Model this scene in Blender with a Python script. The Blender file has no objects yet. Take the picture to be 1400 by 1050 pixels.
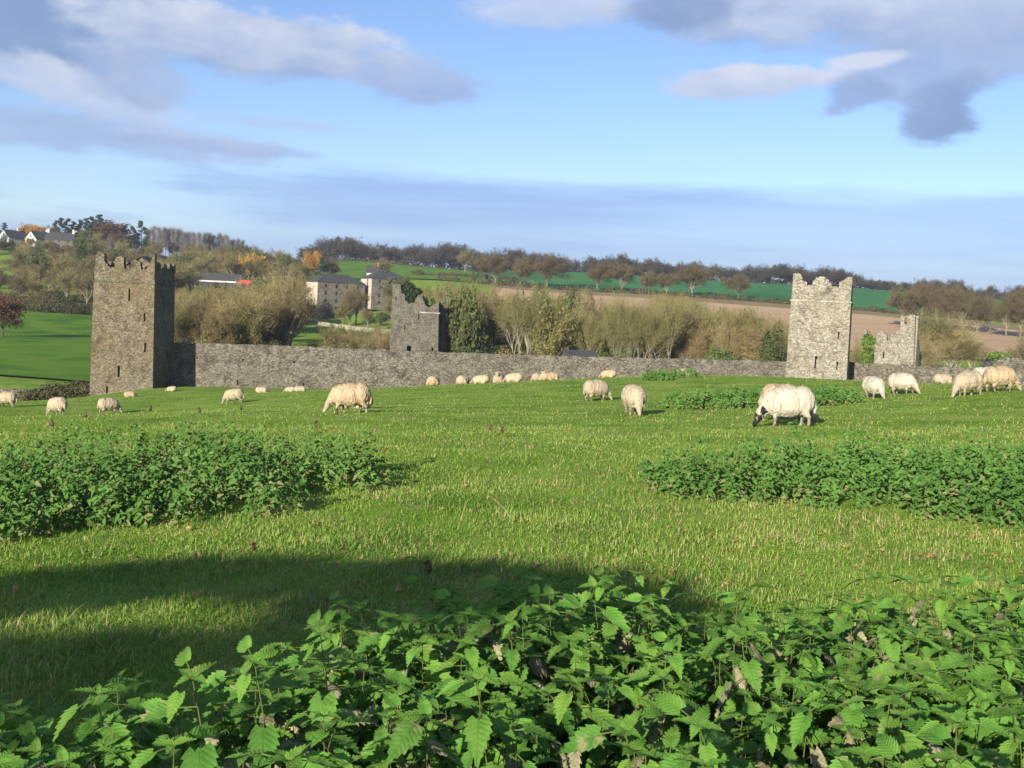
import bpy, bmesh, math, random
import numpy as np
from mathutils import Vector, Matrix, noise as mnoise

# ------------------------------------------------------------------ camera
FPX = 1450.0                                   # focal length in pixels of a 1400 px wide picture
PITCH, ROLL = math.radians(3.75), math.radians(2.7)
F_ = Vector((0, math.cos(PITCH), -math.sin(PITCH)))
R0 = Vector((1, 0, 0)); U0 = Vector((0, math.sin(PITCH), math.cos(PITCH)))
CR = R0 * math.cos(ROLL) + U0 * math.sin(ROLL)
CU = U0 * math.cos(ROLL) - R0 * math.sin(ROLL)
scene = bpy.context.scene
col = scene.collection
cam_d = bpy.data.cameras.new('camera'); cam = bpy.data.objects.new('camera', cam_d); col.objects.link(cam)
cam_d.sensor_width = 36; cam_d.lens = 36 * FPX / 1400; cam_d.clip_start = .05; cam_d.clip_end = 6000
cam.matrix_world = Matrix((CR, CU, -F_)).transposed().to_4x4()
scene.camera = cam

# ------------------------------------------------------------------ light
SUN_AZ, SUN_EL = math.radians(23), math.radians(17)       # light travels forward and to the right
LDIR = Vector((math.sin(SUN_AZ) * math.cos(SUN_EL), math.cos(SUN_AZ) * math.cos(SUN_EL), -math.sin(SUN_EL)))
sun_d = bpy.data.lights.new('sun', 'SUN'); sun = bpy.data.objects.new('sun', sun_d); col.objects.link(sun)
sun_d.energy = 5.0; sun_d.angle = math.radians(.53); sun_d.color = (1, .91, .76)
sun.rotation_euler = LDIR.to_track_quat('-Z', 'Y').to_euler()
scene.view_settings.view_transform = 'Standard'
scene.view_settings.look = 'None'
scene.view_settings.gamma = 1
scene.view_settings.exposure = 1.0
SKY = .07
scene.cycles.max_bounces = 6; scene.cycles.diffuse_bounces = 3; scene.cycles.transmission_bounces = 3
scene.cycles.volume_bounces = 0; scene.cycles.transparent_max_bounces = 4


def ray(px, py):
    return F_ + CR * ((px - 700) / FPX) + CU * ((525 - py) / FPX)


def P(px, py, d):                                # point seen at that pixel, d metres ahead
    r = ray(px, py)
    return r * (d / r.y)


def to_px(p):
    p = Vector(p); f = p.dot(F_)
    return 700 + FPX * p.dot(CR) / f, 525 - FPX * p.dot(CU) / f


# ------------------------------------------------------------------ sky
world = bpy.data.worlds.new('World'); scene.world = world; world.use_nodes = True
wn, wl = world.node_tree.nodes, world.node_tree.links
wn.clear()


def N(tree, t, **kw):
    n = tree.nodes.new(t)
    for k, v in kw.items():
        setattr(n, k, v)
    return n


def setin(tree, sock, v):
    if isinstance(v, bpy.types.NodeSocket):
        tree.links.new(v, sock)
    elif v is not None:
        sock.default_value = v


def M_(tree, op, a, b=None, c=None, clamp=False):
    n = tree.nodes.new('ShaderNodeMath'); n.operation = op; n.use_clamp = clamp
    for s, v in zip(n.inputs, (a, b, c)):
        setin(tree, s, v)
    return n.outputs[0]


def V_(tree, op, a, b=None, out=0):
    n = tree.nodes.new('ShaderNodeVectorMath'); n.operation = op
    setin(tree, n.inputs[0], a)
    if b is not None:
        setin(tree, n.inputs[1], b)
    return n.outputs[out]


def mixc(tree, f, a, b):
    n = tree.nodes.new('ShaderNodeMix'); n.data_type = 'RGBA'
    setin(tree, n.inputs[0], f); setin(tree, n.inputs[6], a if not isinstance(a, tuple) else a + (1,) * (4 - len(a)))
    setin(tree, n.inputs[7], b if not isinstance(b, tuple) else b + (1,) * (4 - len(b)))
    return n.outputs[2]


def smooth(tree, x, lo, hi):
    n = tree.nodes.new('ShaderNodeMapRange'); n.interpolation_type = 'SMOOTHSTEP'
    setin(tree, n.inputs[0], x); n.inputs[1].default_value = lo; n.inputs[2].default_value = hi
    return n.outputs[0]


wt = world.node_tree
sky = N(wt, 'ShaderNodeTexSky', sky_type='NISHITA', sun_disc=False, sun_elevation=SUN_EL,
        sun_rotation=math.pi + SUN_AZ, altitude=60, air_density=1.0, dust_density=.6, ozone_density=1.6)
tc = N(wt, 'ShaderNodeTexCoord'); D = tc.outputs['Generated']
Dn = V_(wt, 'NORMALIZE', D)


def wnoise(vec_scale, scale, detail, rough, off=(0, 0, 0), dist=0.):
    v = V_(wt, 'ADD', V_(wt, 'MULTIPLY', Dn, vec_scale), off)
    n = N(wt, 'ShaderNodeTexNoise'); n.inputs['Scale'].default_value = scale
    n.inputs['Detail'].default_value = detail; n.inputs['Roughness'].default_value = rough
    n.inputs['Distortion'].default_value = dist
    wl.new(v, n.inputs['Vector'])
    return n.outputs[0]


nA = wnoise((1, 1, 2.6), 7.0, 8, .58)
nB = wnoise((1, 1, 2.2), 16.0, 6, .55, (3, 1, 7))
nC = wnoise((1, 1, 9.0), 4.0, 7, .6, (1, 5, 2))
nE = wnoise((1, 1, 1.8), 42.0, 5, .6, (6, 2, 3))
nw = M_(wt, 'ADD', M_(wt, 'ADD', M_(wt, 'MULTIPLY', M_(wt, 'SUBTRACT', nA, .5), 1.3), M_(wt, 'MULTIPLY', M_(wt, 'SUBTRACT', nB, .5), 1.1)), M_(wt, 'MULTIPLY', M_(wt, 'SUBTRACT', nE, .5), .5))


def cl(r, g, b):                                  # linear colour as it should appear at exposure -> sky units
    k = 1 / SKY / 2 ** scene.view_settings.exposure
    return (r * k, g * k, b * k)


sep = N(wt, 'ShaderNodeSeparateXYZ'); wl.new(Dn, sep.inputs[0])
ez = sep.outputs[2]
skycol = N(wt, 'ShaderNodeHueSaturation'); wl.new(sky.outputs[0], skycol.inputs['Color'])
skycol.inputs['Saturation'].default_value = 1.0; skycol.inputs['Value'].default_value = 1.0
c = V_(wt, 'MULTIPLY', skycol.outputs[0], (.95, 1.02, 1.28))
# far bank of thin stratus above the horizon, all the way round
nD = wnoise((1, 1, 14.0), 2.2, 6, .55, (9, 4, 1))
edge_ = smooth(wt, M_(wt, 'ADD', ez, M_(wt, 'MULTIPLY', M_(wt, 'SUBTRACT', nC, .5), -.045)), .130, .108)
whole = smooth(wt, sep.outputs[0], -.40, -.12)                # ragged to the west, closed to the east
body_ = M_(wt, 'ADD', M_(wt, 'MULTIPLY', smooth(wt, nD, .34, .62), .28), .62)
rag_ = M_(wt, 'MULTIPLY', smooth(wt, nC, .42, .62), .85)
mixf = N(wt, 'ShaderNodeMix'); wl.new(whole, mixf.inputs[0]); wl.new(M_(wt, 'MAXIMUM', rag_, smooth(wt, ez, .075, .04)), mixf.inputs[2]); wl.new(body_, mixf.inputs[3])
bank = M_(wt, 'MULTIPLY', M_(wt, 'MULTIPLY', edge_, mixf.outputs[0]), .86)
c = mixc(wt, bank, c, cl(.31, .46, .84))
# scattered cumulus over the rest of the sky
gen = M_(wt, 'MULTIPLY', smooth(wt, M_(wt, 'ADD', M_(wt, 'MULTIPLY', nA, .7), M_(wt, 'MULTIPLY', nB, .3)), .50, .66), smooth(wt, ez, .33, .46))
c = mixc(wt, M_(wt, 'MULTIPLY', gen, .85), c, mixc(wt, nB, cl(.33, .42, .62), cl(.66, .70, .82)))
DK, MD, LT, WH = (.23, .34, .56), (.31, .43, .70), (.50, .60, .84), (.76, .80, .93)
BLOBS = [  # px, py, half width, half height, tilt, dark, light, opacity, softness
    (120, 178, 300, 32, 3, MD, LT, .75, .9), (310, 200, 190, 12, 3, MD, LT, .7, .9), (370, 168, 150, 9, 2, LT, LT, .55, .9),
    (770, 12, 120, 30, 0, LT, WH, .75, .8), (40, 20, 205, 100, -8, DK, MD, .9, .8),
    (120, 128, 170, 32, 14, LT, WH, .8, .7), (185, 105, 80, 52, 25, MD, LT, .75, .8), (350, 62, 215, 48, 4, MD, WH, .95, .6),
    (572, 116, 100, 36, 3, MD, LT, .85, .7),
    (1180, 12, 350, 58, 6, MD, WH, .9, .7), (1310, 62, 160, 66, -8, MD, LT, .85, .8),
    (1020, 112, 125, 24, 1, LT, WH, .97, .5), (1185, 82, 60, 12, 0, WH, WH, .7, .9),
    (1172, 126, 46, 24, 5, MD, MD, .75, .8), (1287, 160, 56, 44, -30, DK, MD, .92, .75),
    (925, 14, 80, 34, 0, DK, MD, .85, .7)]
for (bx, by, ba, bb, bt, dk, lt, op, so) in BLOBS:
    cd = ray(bx, by).normalized()
    t = math.radians(bt)
    e1 = (CR * math.cos(t) - CU * math.sin(t)); e2 = (CU * math.cos(t) + CR * math.sin(t))
    e1 = (e1 - cd * e1.dot(cd)).normalized(); e2 = (e2 - cd * e2.dot(cd)).normalized()
    q1 = V_(wt, 'DOT_PRODUCT', Dn, tuple(e1 * (FPX / ba)), 1); q2 = V_(wt, 'DOT_PRODUCT', Dn, tuple(e2 * (FPX / bb)), 1)
    q = M_(wt, 'SQRT', M_(wt, 'ADD', M_(wt, 'MULTIPLY', q1, q1), M_(wt, 'MULTIPLY', q2, q2)))
    v = M_(wt, 'ADD', M_(wt, 'SUBTRACT', 1.08, q), nw)
    front = M_(wt, 'GREATER_THAN', V_(wt, 'DOT_PRODUCT', Dn, tuple(cd), 1), .3)
    al = M_(wt, 'MULTIPLY', M_(wt, 'MULTIPLY', smooth(wt, v, .0, so * .75), op), front)
    sh = M_(wt, 'ADD', M_(wt, 'ADD', .45, M_(wt, 'MULTIPLY', q2, .38)), M_(wt, 'MULTIPLY', M_(wt, 'SUBTRACT', nB, .5), 1.6), clamp=True)
    c = mixc(wt, al, c, mixc(wt, sh, cl(*dk), cl(*lt)))
bg = N(wt, 'ShaderNodeBackground'); bg.inputs['Strength'].default_value = SKY
wl.new(c, bg.inputs['Color'])
wo = N(wt, 'ShaderNodeOutputWorld'); wl.new(bg.outputs[0], wo.inputs['Surface'])

# ------------------------------------------------------------------ helpers
RS = np.random.RandomState(7)


def link(o, parent=None):
    col.objects.link(o)
    if parent is not None:
        o.parent = parent
    return o


def mesh_obj(name, verts, faces, mats, parent=None, smooth_=False, loc=None):
    me = bpy.data.meshes.new(name); me.from_pydata([tuple(v) for v in verts], [], faces)
    for m in (mats if isinstance(mats, (list, tuple)) else [mats]):
        me.materials.append(m)
    if smooth_:
        me.polygons.foreach_set('use_smooth', [True] * len(me.polygons))
    me.update()
    o = bpy.data.objects.new(name, me)
    if loc is not None:
        o.location = loc
    return link(o, parent)


def np_mesh(name, verts, tris, mats, nper=3, matidx=None, attr=None, smooth_=False):
    """fast mesh: verts (n,3), faces (m,nper)"""
    me = bpy.data.meshes.new(name)
    verts = np.asarray(verts, dtype=np.float32); tris = np.asarray(tris, dtype=np.int32)
    me.vertices.add(len(verts)); me.vertices.foreach_set('co', verts.ravel())
    me.loops.add(tris.size); me.loops.foreach_set('vertex_index', tris.ravel())
    me.polygons.add(len(tris)); me.polygons.foreach_set('loop_start', np.arange(0, tris.size, nper, dtype=np.int32))
    for m in (mats if isinstance(mats, (list, tuple)) else [mats]):
        me.materials.append(m)
    if matidx is not None:
        me.polygons.foreach_set('material_index', np.asarray(matidx, dtype=np.int32))
    if attr is not None:
        a = me.attributes.new('tint', 'FLOAT', 'POINT'); a.data.foreach_set('value', np.asarray(attr, dtype=np.float32))
    if smooth_:
        me.polygons.foreach_set('use_smooth', np.ones(len(tris), dtype=bool))
    me.update(calc_edges=True)
    return me


def tag(o, label=None, cat=None, group=None, kind=None):
    for k, v in (('label', label), ('category', cat), ('group', group), ('kind', kind)):
        if v:
            o[k] = v
    return o


def empty(name, loc, rz=0.):
    o = bpy.data.objects.new(name, None); o.empty_display_size = .2
    o.location = loc; o.rotation_euler = (0, 0, rz)
    return link(o)


def copy_tree(o, parent=None):
    c_ = o.copy(); link(c_, parent)
    for ch in o.children:
        copy_tree(ch, c_)
    return c_


def mat(name, cols, scale=4., detail=5, rough=.85, bump=0., bscale=None, stretch=(1, 1, 1), rnd=0., spec=.25, extra=None, coord='Object'):
    """cols: 2 or 3 colours mixed by noise"""
    m = bpy.data.materials.new(name); m.use_nodes = True; t = m.node_tree
    b = t.nodes['Principled BSDF']; b.inputs['Roughness'].default_value = rough
    b.inputs['Specular IOR Level'].default_value = spec
    tc_ = N(t, 'ShaderNodeTexCoord'); mp = N(t, 'ShaderNodeMapping'); mp.inputs['Scale'].default_value = stretch
    t.links.new(tc_.outputs[coord], mp.inputs[0])
    n = N(t, 'ShaderNodeTexNoise'); n.inputs['Scale'].default_value = scale; n.inputs['Detail'].default_value = detail
    t.links.new(mp.outputs[0], n.inputs['Vector'])
    r = N(t, 'ShaderNodeValToRGB'); e = r.color_ramp.elements
    pos = np.linspace(.33, .67, len(cols))
    e[0].position = pos[0]; e[0].color = cols[0] + (1,); e[1].position = pos[-1]; e[1].color = cols[-1] + (1,)
    for k in range(1, len(cols) - 1):
        x = e.new(pos[k]); x.color = cols[k] + (1,)
    t.links.new(n.outputs[0], r.inputs[0]); cc = r.outputs[0]
    if rnd:
        oi = N(t, 'ShaderNodeObjectInfo'); h = N(t, 'ShaderNodeHueSaturation')
        t.links.new(M_(t, 'ADD', 1 - rnd / 2, M_(t, 'MULTIPLY', oi.outputs['Random'], rnd)), h.inputs['Value'])
        r2 = M_(t, 'FRACT', M_(t, 'MULTIPLY', oi.outputs['Random'], 17.3))
        t.links.new(M_(t, 'ADD', .5 - rnd * .035, M_(t, 'MULTIPLY', r2, rnd * .07)), h.inputs['Hue'])
        t.links.new(cc, h.inputs['Color']); cc = h.outputs[0]
    t.links.new(cc, b.inputs['Base Color'])
    if bump:
        n2 = N(t, 'ShaderNodeTexNoise'); n2.inputs['Scale'].default_value = bscale or scale * 4; n2.inputs['Detail'].default_value = 6
        t.links.new(mp.outputs[0], n2.inputs['Vector'])
        bp = N(t, 'ShaderNodeBump'); bp.inputs['Strength'].default_value = .8; bp.inputs['Distance'].default_value = bump
        t.links.new(n2.outputs[0], bp.inputs['Height']); t.links.new(bp.outputs[0], b.inputs['Normal'])
    return m


def leafmat(name, cols, scale=2., rnd=.3, trans=.35, rough=.6, tint=None, coord='Object', spec=.3, veins=False):
    """diffuse + translucent foliage"""
    m = mat(name, cols, scale=scale, rough=rough, rnd=rnd, spec=spec, coord=coord)
    t = m.node_tree; b = t.nodes['Principled BSDF']; out = t.nodes['Material Output']
    cc = b.inputs['Base Color'].links[0].from_socket
    if tint:
        a = N(t, 'ShaderNodeAttribute', attribute_name='tint')
        cc = mixc(t, a.outputs['Fac'], cc, tint); t.links.new(cc, b.inputs['Base Color'])
    if veins:
        tc_ = N(t, 'ShaderNodeTexCoord'); s = N(t, 'ShaderNodeSeparateXYZ'); t.links.new(tc_.outputs['Object'], s.inputs[0])
        ay = M_(t, 'ABSOLUTE', s.outputs[1])
        ph = M_(t, 'MULTIPLY', M_(t, 'SUBTRACT', s.outputs[0], M_(t, 'MULTIPLY', ay, .9)), 25.)
        w = M_(t, 'ABSOLUTE', M_(t, 'SINE', ph))
        w = M_(t, 'MINIMUM', w, smooth(t, ay, .0, .03))
        bp = N(t, 'ShaderNodeBump'); bp.inputs['Strength'].default_value = .35; bp.inputs['Distance'].default_value = .004
        t.links.new(M_(t, 'POWER', w, .6), bp.inputs['Height']); t.links.new(bp.outputs[0], b.inputs['Normal'])
        cc = mixc(t, smooth(t, w, .0, .30), mixc(t, .30, cc, (.05, .10, .02)), cc); t.links.new(cc, b.inputs['Base Color'])
    if veins:                                                      # withered blotches on some leaves
        oi = N(t, 'ShaderNodeObjectInfo'); nz = N(t, 'ShaderNodeTexNoise', noise_dimensions='4D'); nz.inputs['Scale'].default_value = 3.2; nz.inputs['Detail'].default_value = 5
        t.links.new(tc_.outputs['Object'], nz.inputs['Vector']); t.links.new(M_(t, 'MULTIPLY', oi.outputs['Random'], 40.), nz.inputs['W'])
        amt = M_(t, 'MULTIPLY', smooth(t, M_(t, 'ADD', nz.outputs[0], M_(t, 'MULTIPLY', ay, .35)), .60, .72), smooth(t, M_(t, 'FRACT', M_(t, 'MULTIPLY', oi.outputs['Random'], 7.7)), .35, .75))
        cc = mixc(t, M_(t, 'MULTIPLY', amt, .8), cc, (.27, .235, .12)); t.links.new(cc, b.inputs['Base Color'])
    tr = N(t, 'ShaderNodeBsdfTranslucent'); t.links.new(cc, tr.inputs[0])
    mx = N(t, 'ShaderNodeMixShader'); mx.inputs[0].default_value = trans
    t.links.new(b.outputs[0], mx.inputs[1]); t.links.new(tr.outputs[0], mx.inputs[2]); t.links.new(mx.outputs[0], out.inputs[0])
    return m


def stone_mat(name, dark, mid, light, stain=(.30, .21, .12), stain_amt=.35, size=1.0, moss=.0, bright=1.):
    """rubble masonry: uneven stones, pale lime joints, stains with their own shapes"""
    m = bpy.data.materials.new(name); m.use_nodes = True; t = m.node_tree
    b = t.nodes['Principled BSDF']; b.inputs['Roughness'].default_value = .92; b.inputs['Specular IOR Level'].default_value = .15
    tc_ = N(t, 'ShaderNodeTexCoord'); mp = N(t, 'ShaderNodeMapping')
    mp.inputs['Scale'].default_value = (2.3 / size, 2.3 / size, 3.6 / size); t.links.new(tc_.outputs['Object'], mp.inputs[0])
    wn_ = N(t, 'ShaderNodeTexNoise'); wn_.inputs['Scale'].default_value = 1.3; wn_.inputs['Detail'].default_value = 3
    t.links.new(mp.outputs[0], wn_.inputs['Vector'])
    wv = V_(t, 'ADD', mp.outputs[0], V_(t, 'MULTIPLY', V_(t, 'SUBTRACT', wn_.outputs[1], (.5, .5, .5)), (.7, .7, .7)))
    vo = N(t, 'ShaderNodeTexVoronoi'); vo.inputs['Scale'].default_value = 1; t.links.new(wv, vo.inputs['Vector'])
    ve = N(t, 'ShaderNodeTexVoronoi', feature='DISTANCE_TO_EDGE'); ve.inputs['Scale'].default_value = 1; t.links.new(wv, ve.inputs['Vector'])
    sp = N(t, 'ShaderNodeSeparateColor'); t.links.new(vo.outputs['Color'], sp.inputs[0])
    r = N(t, 'ShaderNodeValToRGB'); e = r.color_ramp.elements
    e[0].position = .0; e[0].color = dark + (1,); e[1].position = 1; e[1].color = light + (1,)
    x = e.new(.28); x.color = tuple(.5 * (a + c_) for a, c_ in zip(dark, mid)) + (1,)
    x = e.new(.72); x.color = mid + (1,)
    t.links.new(sp.outputs[0], r.inputs[0]); cc = r.outputs[0]
    fn = N(t, 'ShaderNodeTexNoise'); fn.inputs['Scale'].default_value = 9; fn.inputs['Detail'].default_value = 6; t.links.new(tc_.outputs['Object'], fn.inputs['Vector'])
    cc = mixc(t, M_(t, 'MULTIPLY', smooth(t, fn.outputs[0], .45, .75), .7), cc, tuple(v * .55 for v in mid))
    cc = mixc(t, M_(t, 'MULTIPLY', smooth(t, sp.outputs[2], .84, .90), .6), cc, tuple(min(.75, v * 1.1) for v in light))
    joint = smooth(t, ve.outputs[0], .10, .02)
    jn = N(t, 'ShaderNodeTexNoise'); jn.inputs['Scale'].default_value = .9; t.links.new(tc_.outputs['Object'], jn.inputs['Vector'])
    cc = mixc(t, M_(t, 'MULTIPLY', joint, smooth(t, jn.outputs[0], .3, .65)), cc, tuple(min(.8, v * 1.12) for v in light))
    sn = N(t, 'ShaderNodeTexNoise'); sn.inputs['Scale'].default_value = .33; sn.inputs['Detail'].default_value = 7; sn.inputs['Roughness'].default_value = .65
    mp2 = N(t, 'ShaderNodeMapping'); mp2.inputs['Scale'].default_value = (1, 1, .6); mp2.inputs['Location'].default_value = (3, 7, 1)
    t.links.new(tc_.outputs['Object'], mp2.inputs[0]); t.links.new(mp2.outputs[0], sn.inputs['Vector'])
    cc = mixc(t, M_(t, 'MULTIPLY', smooth(t, sn.outputs[0], .45, .68), stain_amt), cc, stain)
    s2 = N(t, 'ShaderNodeTexNoise'); s2.inputs['Scale'].default_value = .6; s2.inputs['Detail'].default_value = 8; s2.inputs['Roughness'].default_value = .7
    t.links.new(tc_.outputs['Object'], s2.inputs['Vector'])
    cc = mixc(t, M_(t, 'MULTIPLY', smooth(t, s2.outputs[0], .50, .68), .72), cc, tuple(v * .75 for v in dark))
    if moss:
        cc = mixc(t, M_(t, 'MULTIPLY', smooth(t, s2.outputs[0], .44, .34), moss), cc, (.10, .12, .03))
    t.links.new(cc, b.inputs['Base Color'])
    h = M_(t, 'ADD', smooth(t, ve.outputs[0], .0, .16), M_(t, 'MULTIPLY', fn.outputs[0], .5))
    h = M_(t, 'ADD', h, M_(t, 'MULTIPLY', sp.outputs[1], .6))
    bp = N(t, 'ShaderNodeBump'); bp.inputs['Strength'].default_value = .9; bp.inputs['Distance'].default_value = .045
    t.links.new(h, bp.inputs['Height']); t.links.new(bp.outputs[0], b.inputs['Normal'])
    return m


# ------------------------------------------------------------------ terrain
def tps(ctrl, scale, lam):
    A = np.array(ctrl, float); X = A[:, :2] / scale; z = A[:, 2]; n = len(A)
    r2 = ((X[:, None] - X[None]) ** 2).sum(-1) + 1e-12
    K = .5 * r2 * np.log(r2) + lam * np.eye(n)
    Pm = np.c_[np.ones(n), X]
    L = np.block([[K, Pm], [Pm.T, np.zeros((3, 3))]])
    w = np.linalg.solve(L, np.r_[z, 0, 0, 0])

    def f(x, y):
        q = np.stack([np.ravel(x), np.ravel(y)], 1) / scale
        out = np.zeros(len(q))
        for s in range(0, len(q), 20000):
            d2 = ((q[s:s + 20000, None] - X[None]) ** 2).sum(-1) + 1e-12
            out[s:s + 20000] = (.5 * d2 * np.log(d2)) @ w[:n] + w[n] + q[s:s + 20000] @ w[n + 1:]
        return out.reshape(np.shape(x))
    return f


NEAR = [(0, 0, -1.65), (-5, 0, -1.8), (5, 0, -1.52), (0, -12, -1.3), (-12, -12, -1.6), (12, -12, -1.1), (0, 7, -1.78), (-5, 8, -2.0),
        (5, 8, -1.62), (-14, 5, -2.4), (14, 5, -1.3), (-25, -5, -2.9), (28, 0, -.9), (-60, 0, -6), (-60, 50, -8.5), (60, 20, -1.0), (60, 60, -3)]
NEARPX = [(12, 556, 47), (78, 567, 42), (150, 566, 45), (322, 551, 49), (480, 564, 25), (818, 548, 36), (870, 567, 27), (1075, 583, 20.4),
          (1199, 545, 34), (1238, 537, 35), (1325, 541, 30), (1375, 533, 32), (600, 531, 80), (700, 528, 78), (410, 536, 84), (178, 542, 90),
          (790, 524, 70), (835, 517, 60), (900, 514, 58), (1000, 513, 56), (1100, 517, 55), (1180, 521, 55), (1290, 527, 55), (1390, 530, 50),
          (255, 529, 107), (400, 533, 107), (209, 531, 102), (130, 541, 102), (40, 549, 100), (540, 535, 106), (330, 531, 98)]
ctrl_near = NEAR + [tuple(P(*q)) for q in NEARPX]
for q in ((650, 108, -8.7), (800, 108, -8.8), (950, 110, -8.8), (1100, 108, -8.2), (1250, 108, -8), (1400, 108, -7.8)):
    r = P(q[0], 500, q[1]); ctrl_near.append((r.x, r.y, q[2]))
FARPX = [(60, 528, 120), (60, 480, 170), (60, 430, 260), (0, 455, 215), (125, 470, 190), (60, 337, 450), (-40, 332, 450), (150, 350, 500), (250, 353, 560), (350, 366, 560), (200, 392, 380),
         (300, 394, 360), (450, 432, 330), (520, 428, 330), (400, 412, 345), (480, 358, 570), (450, 382, 430), (600, 384, 430), (560, 366, 540), (620, 371, 580), (740, 372, 590), (850, 377, 600),
         (1000, 388, 610), (1100, 391, 610), (1200, 399, 610), (1300, 408, 610), (1400, 417, 600), (700, 393, 440), (900, 405, 425), (1060, 420, 400), (1190, 428, 400),
         (1390, 453, 350), (1300, 442, 370), (1000, 466, 230), (1350, 492, 215), (1200, 483, 220), (-150, 400, 300), (1550, 440, 400), (1600, 420, 600), (-200, 340, 500)]
ctrl_far = [tuple(P(*q)) for q in FARPX]
for q in ((-90, 110, -11), (-45, 130, -11), (-30, 140, -11), (0, 135, -11), (30, 138, -10.5), (60, 140, -10), (95, 135, -8.5), (-30, 185, -11), (0, 190, -10.5), (45, 185, -8.5), (-60, 260, -8), (0, 270, -6),
          (40, 280, -3), (-160, 120, -12), (170, 120, -6), (-200, 700, 24), (0, 720, 20), (220, 720, 20), (420, 700, 20), (-420, 600, 26), (-350, 300, 2), (350, 250, -2), (-300, 60, -13), (300, 60, -4)):
    ctrl_far.append(q)
f_near = tps(ctrl_near, 25., 2e-3); f_far = tps(ctrl_far, 150., 2e-3)


def sst(x, a, b):
    t = np.clip((x - a) / (b - a), 0, 1); return t * t * (3 - 2 * t)


def H_exact(x, y):
    x = np.asarray(x, float); y = np.asarray(y, float)
    zn = np.clip(f_near(x, np.clip(y, -25, 120)), -14, 3)
    zf = np.clip(f_far(np.clip(x, -450, 450), np.clip(y, 60, 720)), -14, 40)
    k = sst(np.hypot(x * .55, y), 109, 126)
    z = zn * (1 - k) + zf * k
    kk = sst(y, 640, 900); z = z * (1 - kk) + 14 * kk
    amp = 1 / (1 + (np.hypot(x, y) / 40) ** 2)
    z = z + amp * (.030 * np.sin(x * 2.1 + 1.3 * np.sin(y * .9)) * np.sin(y * 1.7 + x * .6) + .018 * np.sin(x * 5.3 + y * 2.2) * np.sin(y * 4.1 - x * 1.9))
    return z


def graded(lo, hi, near, n):
    u = np.linspace(np.arcsinh(lo / near), np.arcsinh(hi / near), n)
    return np.sinh(u) * near


GX = graded(-1500, 1500, 9., 260)
GY = np.r_[np.linspace(-60, -2, 30)[:-1], np.linspace(-2, 20, 110)[:-1], np.geomspace(20, 1900, 230)]
XX, YY = np.meshgrid(GX, GY)
ZZ = H_exact(XX, YY)


def H(x, y):
    x = np.asarray(x, float); y = np.asarray(y, float)
    i = np.clip(np.searchsorted(GX, x) - 1, 0, len(GX) - 2); j = np.clip(np.searchsorted(GY, y) - 1, 0, len(GY) - 2)
    a = np.clip((x - GX[i]) / (GX[i + 1] - GX[i]), 0, 1); b = np.clip((y - GY[j]) / (GY[j + 1] - GY[j]), 0, 1)
    return (ZZ[j, i] * (1 - a) + ZZ[j, i + 1] * a) * (1 - b) + (ZZ[j + 1, i] * (1 - a) + ZZ[j + 1, i + 1] * a) * b


def Hf(x, y):
    return float(H(x, y))


def on_ground(px, d, py=500):
    r = P(px, py, d); return Vector((r.x, r.y, Hf(r.x, r.y)))


def ground_material():
    m = mat('pasture_grass', [(.095, .185, .016), (.15, .25, .028), (.215, .295, .052)], scale=.55, detail=9, rough=.95, spec=.05, bump=.05, bscale=30)
    t = m.node_tree; b = t.nodes['Principled BSDF']; cc = b.inputs['Base Color'].links[0].from_socket
    tc_ = N(t, 'ShaderNodeTexCoord')
    n = N(t, 'ShaderNodeTexNoise'); n.inputs['Scale'].default_value = 3.2; n.inputs['Detail'].default_value = 8; n.inputs['Roughness'].default_value = .7
    t.links.new(tc_.outputs['Object'], n.inputs['Vector'])
    cc = mixc(t, M_(t, 'MULTIPLY', smooth(t, n.outputs[0], .50, .68), .55), cc, (.32, .28, .11))
    n3 = N(t, 'ShaderNodeTexNoise'); n3.inputs['Scale'].default_value = 1.1; n3.inputs['Detail'].default_value = 10; n3.inputs['Roughness'].default_value = .75
    t.links.new(tc_.outputs['Object'], n3.inputs['Vector'])
    cc = mixc(t, M_(t, 'MULTIPLY', smooth(t, n3.outputs[0], .42, .30), .7), cc, (.045, .09, .010))
    t.links.new(cc, b.inputs['Base Color'])
    return m


MG = ground_material()
nx, ny = len(GX), len(GY)
idx = np.arange(nx * ny).reshape(ny, nx)
quads = np.stack([idx[:-1, :-1], idx[:-1, 1:], idx[1:, 1:], idx[1:, :-1]], -1).reshape(-1, 4)
gm = np_mesh('pasture', np.stack([XX, YY, ZZ], -1).reshape(-1, 3), quads, MG, 4, smooth_=True)
tag(link(bpy.data.objects.new('ground', gm)), 'grazed green pasture sloping down to the old walls', 'ground', kind='structure')

M_PLOUGH = mat('ploughed_soil', [(.36, .24, .14), (.46, .32, .195), (.41, .28, .165)], scale=.06, detail=9, rough=.95, spec=.05, stretch=(.2, 1.8, 1))
M_PLOUGH2 = mat('stubble_edge', [(.19, .15, .07), (.24, .19, .10)], scale=.05, detail=8, rough=.95, spec=.05)
M_CROP = mat('winter_crop', [(.035, .13, .040), (.050, .17, .055), (.03, .11, .03)], scale=.02, detail=7, rough=.95, spec=.05, stretch=(1, .6, 1))
M_MEADOW = mat('meadow', [(.038, .115, .010), (.105, .19, .018), (.050, .145, .012)], scale=.07, detail=10, rough=.95, spec=.05)


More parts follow.
